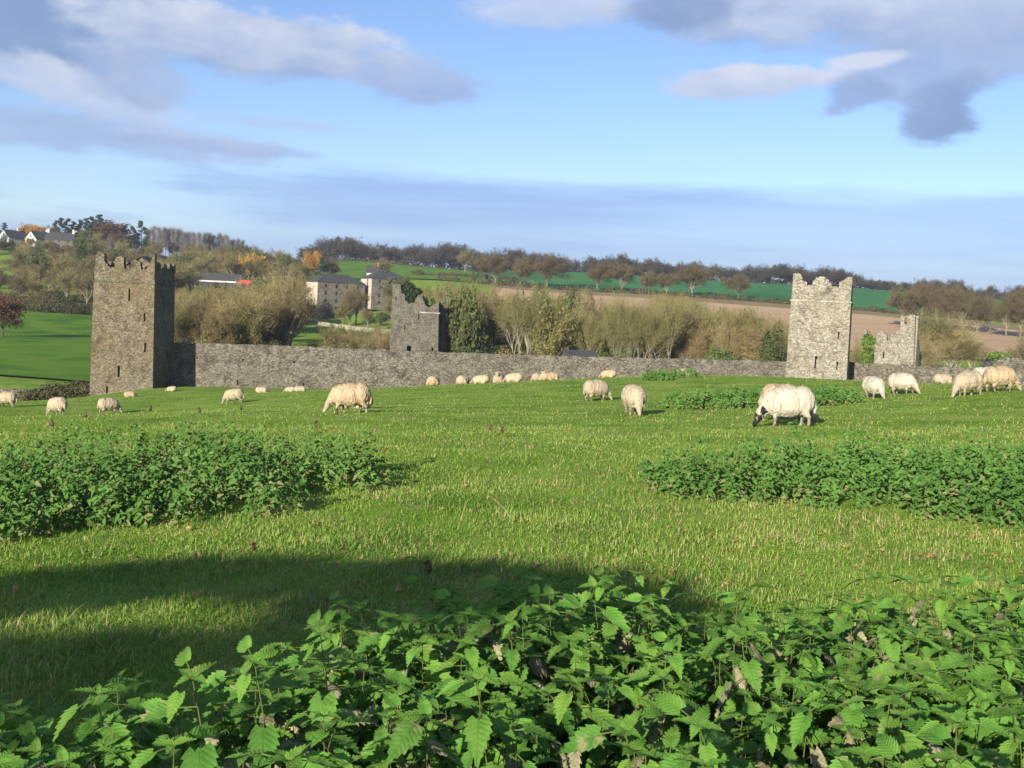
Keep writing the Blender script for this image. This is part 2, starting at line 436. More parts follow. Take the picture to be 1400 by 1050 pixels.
def field(name, bottom, top, m, lift, label, cat='field', nu=60, nv=24):
    """draped sheet between two lines of (px, distance)"""
    bp_, tp_ = np.array(bottom, float), np.array(top, float)
    vs = []
    for j in range(nv + 1):
        b = j / nv
        for i in range(nu + 1):
            a = i / nu
            pb = np.array([np.interp(a, np.linspace(0, 1, len(bp_)), bp_[:, k]) for k in (0, 1)])
            pt = np.array([np.interp(a, np.linspace(0, 1, len(tp_)), tp_[:, k]) for k in (0, 1)])
            q = pb * (1 - b) + pt * b
            r = P(q[0], 420, q[1]); vs.append((r.x, r.y, float(H_exact(r.x, r.y)) + lift))
    fs = [(j * (nu + 1) + i, j * (nu + 1) + i + 1, (j + 1) * (nu + 1) + i + 1, (j + 1) * (nu + 1) + i) for j in range(nv) for i in range(nu)]
    o = mesh_obj(name, vs, fs, m, smooth_=True)
    return tag(o, label, cat, kind='structure')


field('field', [(668, 250), (1000, 225), (1480, 205)], [(668, 420), (900, 405), (1190, 385), (1480, 335)], M_PLOUGH, .5, 'tan ploughed field on the far slope')
field('field', [(668, 422), (900, 404), (1190, 384), (1480, 334)], [(668, 438), (900, 424), (1190, 401), (1480, 352)], M_PLOUGH2, .55, 'brown stubble strip along the top of the ploughed field')
field('field', [(650, 446), (900, 430), (1190, 408), (1500, 372)], [(650, 600), (900, 612), (1190, 615), (1500, 600)], M_CROP, .5, 'blue-green winter crop field below the ridge wood')
field('field', [(415, 425), (645, 436)], [(440, 572), (645, 585)], M_MEADOW, .5, 'bright green meadow between the mill and the ridge')
field('field', [(-120, 130), (128, 128)], [(-120, 252), (150, 268)], M_MEADOW, .3, 'sunlit green field left of the corner tower')

# ------------------------------------------------------------------ masonry
ST_LEFT = stone_mat('limestone_brown', (.055, .046, .032), (.145, .122, .082), (.24, .21, .15), stain=(.165, .11, .053), stain_amt=.5, moss=.2, size=.42)
ST_MID = stone_mat('limestone_grey', (.05, .047, .038), (.12, .11, .088), (.18, .168, .138), stain=(.12, .095, .065), stain_amt=.3, moss=.2, size=.5)
ST_RIGHT = stone_mat('limestone_pale', (.105, .092, .067), (.265, .243, .19), (.40, .372, .305), stain=(.25, .205, .125), stain_amt=.3, size=.46)
ST_WALL = stone_mat('limestone_rubble', (.045, .04, .03), (.13, .117, .09), (.25, .23, .185), stain=(.11, .09, .058), stain_amt=.35, moss=.15, size=.42)
ST_PALE = stone_mat('limestone_string', (.20, .185, .145), (.32, .295, .235), (.42, .39, .32), size=1.2)
M_SLATE = mat('slate', [(.030, .031, .034), (.055, .056, .06), (.04, .042, .046)], scale=3, rough=.8, spec=.2, bump=.02, bscale=8)
M_IVY_D = leafmat('ivy_dark', [(.012, .022, .010), (.022, .040, .015), (.035, .055, .02)], scale=3, trans=.1, rnd=0, rough=.5)
M_IVY_G = leafmat('ivy_green', [(.05, .10, .015), (.12, .20, .025), (.18, .26, .04)], scale=2, trans=.25, rnd=0)
RND = random.Random(11)


def box_vf(x0, x1, y0, y1, z0, z1):
    v = [(x0, y0, z0), (x1, y0, z0), (x1, y1, z0), (x0, y1, z0), (x0, y0, z1), (x1, y0, z1), (x1, y1, z1), (x0, y1, z1)]
    f = [(3, 2, 1, 0), (4, 5, 6, 7), (0, 1, 5, 4), (1, 2, 6, 5), (2, 3, 7, 6), (3, 0, 4, 7)]
    return v, f


def merge(parts):
    V, Fc = [], []
    for v, f in parts:
        k = len(V); V += list(v); Fc += [tuple(i + k for i in q) for q in f]
    return V, Fc


def prism_vf(poly, y0, y1, axis='y'):
    """poly of (u, z) extruded along depth; counter-clockwise seen from the front"""
    n = len(poly)
    if axis == 'y':
        v = [(u, y0, z) for u, z in poly] + [(u, y1, z) for u, z in poly]
    else:
        v = [(y0, u, z) for u, z in poly] + [(y1, u, z) for u, z in poly]
    f = [tuple(range(n)), tuple(range(2 * n - 1, n - 1, -1))]
    f += [(i, i + n, (i + 1) % n + n, (i + 1) % n) for i in range(n)]
    return v, f


def fix_normals(o):
    bm = bmesh.new(); bm.from_mesh(o.data); bmesh.ops.recalc_face_normals(bm, faces=bm.faces); bm.to_mesh(o.data); bm.free()


def rag(pts, step=.35, amp=.10, rnd=RND):
    """broken stone edge along a polyline"""
    out = [pts[0]]
    for (a, b) in zip(pts[:-1], pts[1:]):
        L = math.hypot(b[0] - a[0], b[1] - a[1]); n = max(1, int(L / step))
        for i in range(1, n + 1):
            t = i / n
            q = (a[0] + (b[0] - a[0]) * t + rnd.uniform(-amp, amp) * .5 * (i < n), a[1] + (b[1] - a[1]) * t + rnd.uniform(-amp, amp) * (i < n))
            p = out[-1]
            if rnd.random() < .6 and i < n:      # stepped course
                out.append((p[0] + (q[0] - p[0]) * .85, p[1]))
            out.append(q)
    return out


def cut(o, boxes):
    """real openings: boolean with boxes given in the object's space"""
    if not boxes:
        return
    fix_normals(o)
    v, f = merge([box_vf(*b) for b in boxes])
    c_ = mesh_obj('cutter', v, f, o.data.materials[0]); c_.matrix_world = o.matrix_world.copy()
    if o.parent is not None:
        bpy.context.view_layer.update(); c_.matrix_world = o.matrix_world.copy()
    md = o.modifiers.new('b', 'BOOLEAN'); md.operation = 'DIFFERENCE'; md.solver = 'EXACT'; md.object = c_
    dg = bpy.context.evaluated_depsgraph_get(); dg.update()
    me = bpy.data.meshes.new_from_object(o.evaluated_get(dg))
    o.modifiers.clear(); o.data = me
    bpy.data.objects.remove(c_)


class Frame:
    """front plane of a building: pixel -> (u, z) on that plane"""
    def __init__(s, px, py, d, yaw):
        s.C = P(px, py, d); s.yaw = math.radians(yaw)
        s.X = Vector((math.cos(s.yaw), math.sin(s.yaw), 0)); s.Y = Vector((-math.sin(s.yaw), math.cos(s.yaw), 0))

    def uz(s, px, py):
        r = ray(px, py); t = s.C.dot(s.Y) / r.dot(s.Y); q = r * t - s.C
        return q.dot(s.X), q.z


def piece(name, vf, m, parent):
    o = mesh_obj(name, vf[0], vf[1], m, parent); fix_normals(o); return o


def slits_from(fr, slits, deep=1.3):
    bx = []
    for (px, py, w, h) in slits:
        u, z = fr.uz(px, py); k = fr.C.length / FPX
        bx.append((u - w * k / 2, u + w * k / 2, -1, deep, z - h * k / 2, z + h * k / 2))
    return bx


def tower(name, fr, base_px, top_px, zwalk_px, depth, m, merlons, crenel_px, side_merlons, slits, label, batter=.15, below=3.0, band=None):
    u0, _ = fr.uz(*base_px[0]); u1, _ = fr.uz(*base_px[1])
    zs = fr.uz(*zwalk_px)[1]; zb = -below; zc = fr.uz(*crenel_px)[1]
    T = empty(name, fr.C + Vector((0, 0, zb)), fr.yaw); off = -zb
    tag(T, label, 'tower', 'fortified corner towers')
    b = batter
    v = [(u0, 0, 0), (u1, 0, 0), (u1, depth, 0), (u0, depth, 0), (u0 + b, b, zs + off), (u1 - b, b, zs + off), (u1 - b, depth - b, zs + off), (u0 + b, depth - b, zs + off)]
    f = [(3, 2, 1, 0), (4, 5, 6, 7), (0, 1, 5, 4), (1, 2, 6, 5), (2, 3, 7, 6), (3, 0, 4, 7)]
    body = piece('wall', (v, f), m, T)
    cut(body, [(x0, x1, y0, y1, z0 + off, z1 + off) for (x0, x1, y0, y1, z0, z1) in slits_from(fr, slits)])
    a0, a1, d0, d1 = u0 + b, u1 - b, b, depth - b
    # string course: four mitred lengths standing proud of the wall
    for (x0, x1, y0, y1) in ((a0 - .09, a1 + .09, d0 - .09, d0 + .2), (a0 - .09, a1 + .09, d1 - .2, d1 + .09), (a0 - .09, a0 + .2, d0 + .2, d1 - .2), (a1 - .2, a1 + .09, d0 + .2, d1 - .2)):
        piece('string_course', box_vf(x0, x1, y0, y1, zs + off + .002, zs + off + .16), band or ST_PALE, T)
    th = .6; z0 = zs + off + .162; z1 = zc + off

    def ragbox(p0, p1, za, zb_):
        return [(p0, za), (p1, za)] + rag([(p1, zb_), (p0, zb_)], .3, .07)
    piece('parapet', prism_vf(ragbox(a0 + .03, a1 - .03, z0, z1), d0 + .03, d0 + th), m, T)
    piece('parapet', prism_vf(ragbox(a0 + .03, a1 - .03, z0, z1), d1 - th, d1 - .03), m, T)
    piece('parapet', prism_vf(ragbox(d0 + th, d1 - th, z0, z1), a0 + .03, a0 + th, 'x'), m, T)
    piece('parapet', prism_vf(ragbox(d0 + th, d1 - th, z0, z1), a1 - th, a1 - .03, 'x'), m, T)
    for prof in merlons:                                        # profile in pixels, bottom line at the crenel
        q = [fr.uz(*p) for p in prof]
        q = [(max(a0 + .03, min(a1 - .03, u)), z + off) for u, z in q]
        poly = [(q[0][0], z1 - .12), (q[-1][0], z1 - .12)] + rag(q[::-1], .22, .07)
        piece('merlon', prism_vf(poly, d0 + .04, d0 + th - .01), m, T)
        if RND.random() < 1:                                    # the battlement of the far side
            w = RND.uniform(.8, 1.2); mu = .5 * (q[0][0] + q[-1][0])
            hh = RND.uniform(.5, .95)
            poly = [(mu - w / 2, z1 - .12), (mu + w / 2, z1 - .12)] + rag([(mu + w / 2, z1 + hh), (mu, z1 + hh * 1.15), (mu - w / 2, z1 + hh * .9)], .22, .07)
            piece('merlon', prism_vf(poly, d1 - th + .01, d1 - .04), m, T)
    for (y0, y1, hh) in side_merlons:
        for xa, xb in ((a0 + .04, a0 + th - .01), (a1 - th + .01, a1 - .04)):
            poly = [(y0, z1 - .12), (y1, z1 - .12)] + rag([(y1, z1 + hh * .8), ((y0 + y1) / 2, z1 + hh), (y0, z1 + hh * .9)], .22, .07)
            piece('merlon', prism_vf(poly, xa, xb, 'x'), m, T)
    return T, (a0, a1, d0, d1, z1, off)


# corner tower at the left
frL = Frame(166, 535, 102, 0)
TL, (a0, a1, d0, d1, zc, off) = tower(
    'castle_tower', frL, [(122, 540), (209, 532)], None, (176, 387), 6.4, ST_LEFT,
    [[(129, 366), (130, 348), (135, 344), (141, 347), (142, 358), (149, 364)], [(156, 367), (157, 352), (161, 350), (168, 351), (169, 366)],
     [(177, 368), (178, 357), (185, 355), (191, 358), (192, 368)], [(198, 370), (203, 362), (209, 352), (213, 347), (217, 352), (217, 371)]],
    (176, 367), [(1.2, 2.1, .75), (2.9, 3.8, .7), (4.6, 5.5, .8)],
    [(176, 403, 2.2, 16), (197, 434, 2.2, 11), (198, 475, 2.4, 12), (162, 508, 3.0, 14), (146, 533, 2.4, 9)],
    'tall brown stone corner tower with stepped battlements beside the lower field', below=2.2, band=ST_WALL)
rx0, rx1 = a1 - 3.4, a1 - .75
rp = [(rx0, zc - .6), (rx1, zc - .6), (rx1, zc + .35), ((rx0 + rx1) / 2, zc + 1.15), (rx0, zc + .35)]
piece('cap_house', prism_vf([(u, z) for u, z in rp], 2.2, 5.0), ST_LEFT, TL)
for s in (-1, 1):
    xm = (rx0 + rx1) / 2; xe = rx0 - .15 if s < 0 else rx1 + .15
    v = [(xm, 2.0, zc + 1.22), (xe, 2.0, zc + .34), (xe, 5.2, zc + .34), (xm, 5.2, zc + 1.22), (xm, 2.0, zc + 1.32), (xe, 2.0, zc + .44), (xe, 5.2, zc + .44), (xm, 5.2, zc + 1.32)]
    piece('slate_roof', (v, [(3, 2, 1, 0), (4, 5, 6, 7), (0, 1, 5, 4), (1, 2, 6, 5), (2, 3, 7, 6), (3, 0, 4, 7)]), M_SLATE, TL)

# tower at the right
frR = Frame(1116, 517, 113, -19)
TR, _ = tower(
    'castle_tower', frR, [(1073, 517), (1158, 518)], None, (1122, 413), 7.0, ST_RIGHT,
    [[(1079, 387), (1080, 374), (1085, 374), (1094, 374), (1097, 380), (1101, 388)], [(1110, 390), (1112, 383), (1118, 379), (1126, 378), (1131, 381), (1136, 386), (1137, 391)],
     [(1147, 391), (1148, 385), (1154, 383), (1158, 379), (1167, 379), (1168, 392)]],
    (1122, 391), [(1.4, 2.5, .75), (3.4, 4.4, .8), (5.2, 6.2, .75)],
    [(1146.5, 459, 2.2, 10), (1115.5, 495, 3.2, 16), (1144.5, 500, 2.2, 10)],
    'pale stone tower with three broad merlons standing clear on the right', batter=.13, below=5.0)


def ruin(name, fr, panels, label, cat, below=4.0):
    """open ruin of thick ragged walls: panels = (axis, plane0, plane1, polygon in local (u, z), openings)"""
    T = empty(name, fr.C + Vector((0, 0, -below)), fr.yaw); tag(T, label, cat)
    for (ax, p0, p1, poly, op, m) in panels:
        o = piece('wall', prism_vf([(u, z + below) for u, z in poly], p0, p1, ax), m, T)
        cut(o, [(x0, x1, y0, y1, z0 + below, z1 + below) for (x0, x1, y0, y1, z0, z1) in op])
    return T


# ruined tower behind the curtain wall
frM = Frame(566, 482, 140, -10)
q = frM.uz
top = [q(600, 413), q(596, 413.5), q(592, 417), q(588, 420), q(583, 419), q(580, 412), q(577, 404), q(572, 403.5), q(569, 408), q(566, 414), q(560, 415), q(555, 411), q(553, 402), q(549, 401), q(548, 389), q(537, 389)]
uL, uR = q(532, 482)[0], q(600, 482)[0]
front = [(uL, -4), (uR, -4)] + rag(top, .3, .10)
DM = 6.2
zt = q(600, 413)[1]
side = [(.02, -4), (DM, -4)] + rag([(DM, zt + 1.1), (DM - .5, zt + .9), (DM - 1.1, zt - .5), (DM - 2.2, zt - 1.0), (DM - 4, zt - .9), (.8, zt - .3), (.02, zt + .1)], .3, .10)
side = [(u + 1.01, z) if u < .5 else (u, z) for u, z in side]
back = [(uL + 1.01, -4), (uR - 1.01, -4)] + rag([(uR - 1.01, zt - .6), (uL + 4, zt - 1.2), (uL + 1.01, zt + .6)], .3, .12)
left = [(1.01, -4), (DM, -4)] + rag([(DM, zt + .5), (3.5, zt + .1), (1.01, zt + 1.4)], .3, .1)
opM = slits_from(frM, [(559, 476.5, 6, 7.5), (591, 478, 2.6, 5.5), (572.5, 433, 1.6, 8), (553.5, 448, 1.4, 6), (541.5, 408.5, 1.5, 5)], 2)
TM = ruin('ruined_tower', frM, [('y', 0, 1, front, opM, ST_MID), ('x', uR - 1, uR - .003, side, [], ST_MID), ('y', DM - 1, DM - .003, back, [], ST_MID), ('x', uL + .003, uL + 1, left, [], ST_MID)],
          'grey roofless tower with a dark ivy bush in its broken parapet', 'tower')
zt2 = q(575, 437 - 10)[1]
piece('string_course', box_vf(q(574, 427)[0], uR - .05, -.06, -.003, zt2 + 4 - .07, zt2 + 4 + .07), ST_PALE, TM)

# ruined turret at the right
frT = Frame(1222, 500, 150, -28)
q = frT.uz
top = [q(1251.5, 431), q(1246, 430), q(1240, 432), q(1232, 431), q(1231, 451), q(1226, 453), q(1225, 458), q(1219.5, 457), q(1217, 466), q(1213, 465), q(1212, 457), q(1207, 453), q(1201, 455), q(1198, 462), q(1196, 472)]
uL, uR = q(1195, 500)[0], q(1250, 500)[0]
front = [(uL, -4), (uR, -4)] + rag(top, .3, .09)
zt = q(1250, 431)[1]
side = [(.91, -4), (4.6, -4)] + rag([(4.6, zt - 4.2), (3.4, zt - 3.6), (1.9, zt - 3.3), (1.8, zt - .1), (.91, zt - .1)], .3, .09)
opT = slits_from(frT, [(1238.5, 439, 3.4, 8), (1208, 485, 1.8, 9)], 2)
uS0, uS1 = q(1178, 500)[0], q(1187, 500)[0]
stub = [(uS0, -4), (uS1, -4)] + rag([(uS1, q(1187, 462)[1]), (q(1184, 450)[0], q(1184, 450)[1]), (uS0, q(1178, 452)[1])], .3, .1)
TT = ruin('ruined_turret', frT, [('y', 0, .9, front, opT, ST_MID if False else ST_RIGHT), ('x', uR - .9, uR - .003, side, [], ST_RIGHT), ('y', .1, .9, stub, [], ST_RIGHT)],
          'stepped ruin of a pale turret with a window hole and ivy beside it', 'ruin')


# curtain walls
def curtain(name, pts, thick, label, holes=()):
    """pts: (px, py of the top, distance)"""
    W = [P(*p) for p in pts]
    A, B = W[0], W[-1]; ax = Vector((B.x - A.x, B.y - A.y, 0)); L = ax.length; ax.normalize()
    yaw = math.atan2(ax.y, ax.x); nrm = Vector((-ax.y, ax.x, 0))
    tp = [((w - A).dot(ax), w.z) for w in W]
    zb = min(Hf(w.x, w.y) for w in W) - 1.2
    n = int(L / .45); us = np.linspace(0, L, n + 1)
    zs = np.interp(us, [t[0] for t in tp], [t[1] for t in tp])
    poly = [(0, zb), (L, zb)]
    for i in range(n, -1, -1):
        z = zs[i] + RND.uniform(-.06, .06)
        poly.append((us[i], z))
        if i and RND.random() < .5:
            poly.append((us[i] - .3, z + RND.uniform(-.03, .03)))
    T = empty(name, Vector((A.x, A.y, zb)), yaw); tag(T, label, 'wall')
    o = piece('wall', prism_vf([(u, z - zb) for u, z in poly], 0, thick), ST_WALL, T)
    bx = []
    for (px, py, w, h) in holes:
        r = ray(px, py); t = A.dot(nrm) / r.dot(nrm); k = r * t - A; u = k.dot(ax); z = k.z - zb + A.z
        s = t / FPX
        bx.append((u - w * s / 2, u + w * s / 2, -1, .7, z - h * s / 2, z + h * s / 2))
    cut(o, bx)
    return T


curtain('curtain_wall', [(233, 468, 107.5), (420, 474.5, 108), (620, 482.5, 109.5), (800, 488.5, 111), (960, 491.5, 112.5), (1076, 494.5, 114.5)], .9,
        'long grey rubble wall running between the corner tower and the pale tower',
        [(269.5, 489.5, 2.2, 2.2), (332, 492, 2.6, 2.6), (402, 495, 2.8, 2.6), (325, 523, 1.6, 8), (415, 527, 1.6, 7), (600, 521, 1.8, 1.8), (480, 500, 1.8, 1.8), (700, 505, 1.6, 1.8)])
curtain('curtain_wall', [(1160, 494, 120.2), (1180, 496.5, 119.5), (1250, 500, 117), (1330, 503.5, 114.5), (1440, 507, 111)], .9, 'lower grey wall continuing right of the pale tower')
curtain('boundary_wall', [(-60, 533, 112), (60, 531.5, 110), (122, 531, 106)], .7, 'low dark stone wall at the foot of the lower field')


# ---- leaf masses
def leaf_cloud(n, blobs, size, seed, flat=.35, shell=.55, up=0.25):
    """n folded leaf faces spread through ellipsoids (cx,cy,cz,rx,ry,rz); returns verts, quads"""
    rs = np.random.RandomState(seed); B = np.array(blobs, float)
    w = (B[:, 3] * B[:, 4] + B[:, 3] * B[:, 5] + B[:, 4] * B[:, 5]); k = rs.choice(len(B), n, p=w / w.sum())
    d = rs.normal(size=(n, 3)); d /= np.linalg.norm(d, axis=1, keepdims=True)
    r = shell + (1 - shell) * rs.rand(n) ** .6; r *= 1 + .12 * rs.normal(size=n)
    c_ = B[k, :3] + d * r[:, None] * B[k, 3:6]
    nrm = d * 1.0 + rs.normal(size=(n, 3)) * .7; nrm[:, 2] += up; nrm /= np.linalg.norm(nrm, axis=1, keepdims=True)
    a = np.cross(nrm, rs.normal(size=(n, 3))); a /= np.linalg.norm(a, axis=1, keepdims=True); b = np.cross(nrm, a)
    s = size * (.6 + .8 * rs.rand(n))[:, None]
    v = np.stack([c_ - a * s, c_ + b * s * .62 + nrm * s * flat * .3, c_ + a * s, c_ - b * s * .62 + nrm * s * flat * .3], 1).reshape(-1, 3)
    return v, np.arange(4 * n).reshape(-1, 4)


def leafy(name, n, blobs, size, m, seed, parent=None, **kw):
    v, f = leaf_cloud(n, blobs, size, seed, **kw)
    return link(bpy.data.objects.new(name, np_mesh(name, v, f, m, 4)), parent)


# ivy on the two ruins
c_ = frM.C + frM.X * frM.uz(562, 398)[0] + Vector((0, .6, frM.uz(562, 401)[1]))
o = leafy('ivy', 4200, [(c_.x - .35, c_.y, c_.z + .55, .9, .65, .85), (c_.x, c_.y, c_.z - .5, .75, .55, .9), (c_.x + .75, c_.y, c_.z + .25, .65, .5, .5), (c_.x - .1, c_.y, c_.z, .7, .55, .7)], .11, M_IVY_D, 3)
tag(o, 'dark ivy bush filling the broken gap of the grey roofless tower', 'ivy')
c_ = frM.C + frM.X * frM.uz(586, 410)[0] + Vector((0, 2.2, frM.uz(586, 411)[1]))
o = leafy('ivy', 900, [(c_.x, c_.y, c_.z - .3, .8, .8, .7)], .11, M_IVY_G, 4)
tag(o, 'small green ivy tuft in the dip of the grey roofless tower', 'ivy')
c_ = frT.C + frT.X * frT.uz(1187, 462)[0] + Vector((0, -.25, frT.uz(1187, 464)[1]))
o = leafy('ivy', 2200, [(c_.x - .15, c_.y, c_.z - .3, .8, .5, 1.3), (c_.x + .9, c_.y, c_.z - .15, .6, .45, .45), (c_.x, c_.y, c_.z - 2.6, 1.0, .5, 1.6)], .13, M_IVY_G, 5)
tag(o, 'yellow-green ivy climbing the left stub of the stepped turret ruin', 'ivy')
# rubble hump beyond the right wall
frH = Frame(1372, 505, 100, -8)
hp = [frH.uz(*p) for p in ((1352, 520), (1410, 520), (1410, 497), (1400, 492), (1388, 489), (1378, 488), (1368, 490), (1361, 495), (1355, 502))]
HM = ruin('ruined_vault', frH, [('y', 0, 4, [hp[0], hp[1]] + rag(hp[2:], .3, .06), [], ST_WALL)], 'rounded hump of broken vault masonry behind the two sheep at the far right', 'ruin', 4.0)
c_ = frH.C + frH.X * frH.uz(1376, 488)[0] + Vector((0, 1.5, frH.uz(1376, 487)[1]))
tag(leafy('ivy', 900, [(c_.x, c_.y, c_.z - .1, 1.1, 1.2, .45)], .1, M_IVY_G, 6), 'green creeper on top of the rounded masonry hump', 'ivy')

# ------------------------------------------------------------------ trees
M_BARK = mat('bark_grey', [(.12, .10, .07), (.20, .175, .13), (.16, .135, .09)], scale=2, rough=.95, rnd=.3, spec=.1)
M_BARK_P = mat('bark_pale', [(.17, .155, .115), (.27, .245, .185), (.22, .20, .145)], scale=2, rough=.95, rnd=.25, spec=.1)
M_BARK_D = mat('bark_dark', [(.07, .06, .045), (.11, .095, .07)], scale=2, rough=.95, rnd=.3, spec=.1)
TW_OLIVE = leafmat('twigs_olive', [(.145, .138, .055), (.205, .19, .078), (.175, .165, .062)], scale=.35, rnd=.45, trans=.25, rough=.9, spec=.05)
TW_TAN = leafmat('twigs_tan', [(.20, .155, .07), (.28, .225, .105), (.23, .175, .08)], scale=.35, rnd=.4, trans=.25, rough=.9, spec=.05)
TW_BROWN = leafmat('twigs_brown', [(.115, .085, .045), (.17, .13, .065), (.14, .11, .05)], scale=.35, rnd=.45, trans=.2, rough=.9, spec=.05)
TW_OAK = leafmat('twigs_oak', [(.085, .068, .036), (.135, .108, .055), (.11, .09, .042)], scale=.35, rnd=.3, trans=.2, rough=.9, spec=.05)
TW_GREY = leafmat('twigs_grey', [(.15, .13, .115), (.22, .19, .16)], scale=.35, rnd=.3, trans=.2, rough=.9, spec=.05)
TW_DARK = leafmat('twigs_dark', [(.045, .042, .038), (.075, .065, .05)], scale=.2, rnd=.3, trans=.15, rough=.9, spec=.05)
LF_ORANGE = leafmat('leaves_orange', [(.30, .14, .03), (.42, .22, .04), (.36, .17, .03)], scale=.5, rnd=.3, trans=.3)
LF_YELLOW = leafmat('leaves_yellow', [(.34, .23, .04), (.44, .31, .06), (.28, .19, .05)], scale=.5, rnd=.3, trans=.3)
LF_RED = leafmat('leaves_red', [(.12, .055, .03), (.18, .08, .04)], scale=.5, rnd=.2, trans=.3)
LF_IVY = leafmat('leaves_ivy', [(.045, .065, .020), (.085, .11, .030), (.065, .085, .025)], scale=.5, rnd=.4, trans=.2)
LF_PINE = leafmat('needles', [(.022, .042, .030), (.04, .065, .042)], scale=.5, rnd=.3, trans=.1)
LF_BUSH = leafmat('leaves_bush', [(.045, .075, .018), (.085, .12, .028), (.13, .14, .04)], scale=.6, rnd=.5, trans=.2)
LF_SCRUB = leafmat('scrub', [(.15, .125, .045), (.20, .165, .06), (.11, .115, .035)], scale=.12, rnd=.4, trans=.2, rough=.9)


def tube(V, Fc, p, q, r0, r1, n=5):
    d = (q - p).normalized(); a = d.orthogonal().normalized(); b = d.cross(a); k = len(V)
    for c_, r in ((p, r0), (q, r1)):
        for i in range(n):
            t = 2 * math.pi * i / n; V.append(tuple(c_ + a * (r * math.cos(t)) + b * (r * math.sin(t))))
    for i in range(n):
        j = (i + 1) % n; Fc.append((k + i, k + j, k + n + j, k + n + i))


def bare_tree(seed, style):
    """unit-height bare tree: returns trunk mesh data, tips"""
    rnd = random.Random(seed); V, Fc, tips = [], [], []
    st = dict(willow=(.22, .62, .40, 4), oak=(.30, .95, .55, 4), poplar=(.45, .28, .22, 3), multi=(.08, .45, .42, 4))[style]
    bole, ang, ln, depth = st

    def grow(p, d, L, r, lev):
        n = 3 if lev < 2 else 2
        for i in range(n):
            d2 = (d + Vector((rnd.gauss(0, .10), rnd.gauss(0, .10), rnd.gauss(.04, .05)))).normalized()
            q_ = p + d2 * (L / n); r2 = r * .82
            tube(V, Fc, p, q_, r, r2, 5 if lev < 2 else 3)
            if lev >= 1:
                tips.append((q_.copy(), d2.copy(), lev))
            if lev < depth and i >= (0 if lev else n - 1):
                for _ in range(rnd.randint(1, 2) + (1 if lev == 0 else 0)):
                    a = d2.orthogonal().normalized(); a.rotate(Matrix.Rotation(rnd.uniform(0, 6.283), 3, d2))
                    dd = (d2 + a * rnd.uniform(.5, 1.1) * ang * 1.3 + Vector((0, 0, .18))).normalized()
                    grow(q_, dd, L * rnd.uniform(.55, .8), r2 * .62, lev + 1)
            p, d, r = q_, d2, r2
        tips.append((p.copy(), d.copy(), depth))
    if style == 'multi':
        for k in range(5):
            t = 6.283 * k / 5 + rnd.uniform(-.4, .4); a = Vector((math.cos(t), math.sin(t), 0))
            grow(a * .015, (Vector((0, 0, 1)) + a * rnd.uniform(.08, .34)).normalized(), .36, .014, 0)
    elif style == 'poplar':
        p = Vector((0, 0, 0)); d = Vector((0, 0, 1)); r = .018
        for i in range(9):
            q_ = p + Vector((rnd.gauss(0, .008), rnd.gauss(0, .008), .105)); tube(V, Fc, p, q_, r, r * .86); r *= .86
            if i >= 2:
                for _ in range(4):
                    t = rnd.uniform(0, 6.283); dd = Vector((math.cos(t) * .45, math.sin(t) * .45, 1)).normalized()
                    grow(q_, dd, .17 * (1 - i * .06), r * .5, 2)
            p = q_
    else:
        p = Vector((0, 0, 0)); q_ = Vector((rnd.gauss(0, .01), rnd.gauss(0, .01), bole)); tube(V, Fc, p, q_ * .5, .034, .027, 7); tube(V, Fc, q_ * .5, q_, .027, .024, 7)
        for k in range(5):
            t = 6.283 * k / 5 + rnd.uniform(-.5, .5); a = Vector((math.cos(t), math.sin(t), 0))
            grow(q_, (Vector((0, 0, 1)) + a * rnd.uniform(.25, 1.0) * ang).normalized(), ln * rnd.uniform(.7, 1), .015, 1)
        grow(q_, Vector((0, 0, 1)), ln, .017, 1)
    mx = max(v[2] for v in V); V = [(x / mx, y / mx, z / mx) for x, y, z in V]
    tips = [(t / mx, d, l) for t, d, l in tips]
    return V, Fc, tips


def twigs(tips, n, length, width, seed, spread=.8, minlev=2, droop=0.):
    rs = np.random.RandomState(seed)
    tp = [t for t in tips if t[2] >= minlev]
    Pp = np.array([t[0][:] for t in tp]); Dd = np.array([t[1][:] for t in tp])
    k = rs.randint(0, len(tp), n)
    d = Dd[k] + rs.normal(size=(n, 3)) * spread; d[:, 2] += .25 - droop; d /= np.linalg.norm(d, axis=1, keepdims=True)
    p = Pp[k] + rs.normal(size=(n, 3)) * length * .35
    L = length * (.5 + rs.rand(n))[:, None]
    a = np.cross(d, rs.normal(size=(n, 3))); a /= np.linalg.norm(a, axis=1, keepdims=True)
    w = width * (.6 + .8 * rs.rand(n))[:, None]
    v = np.stack([p - a * w, p + a * w, p + d * L], 1).reshape(-1, 3)
    return v, np.arange(3 * n).reshape(-1, 3)


TREE_MESH = {}


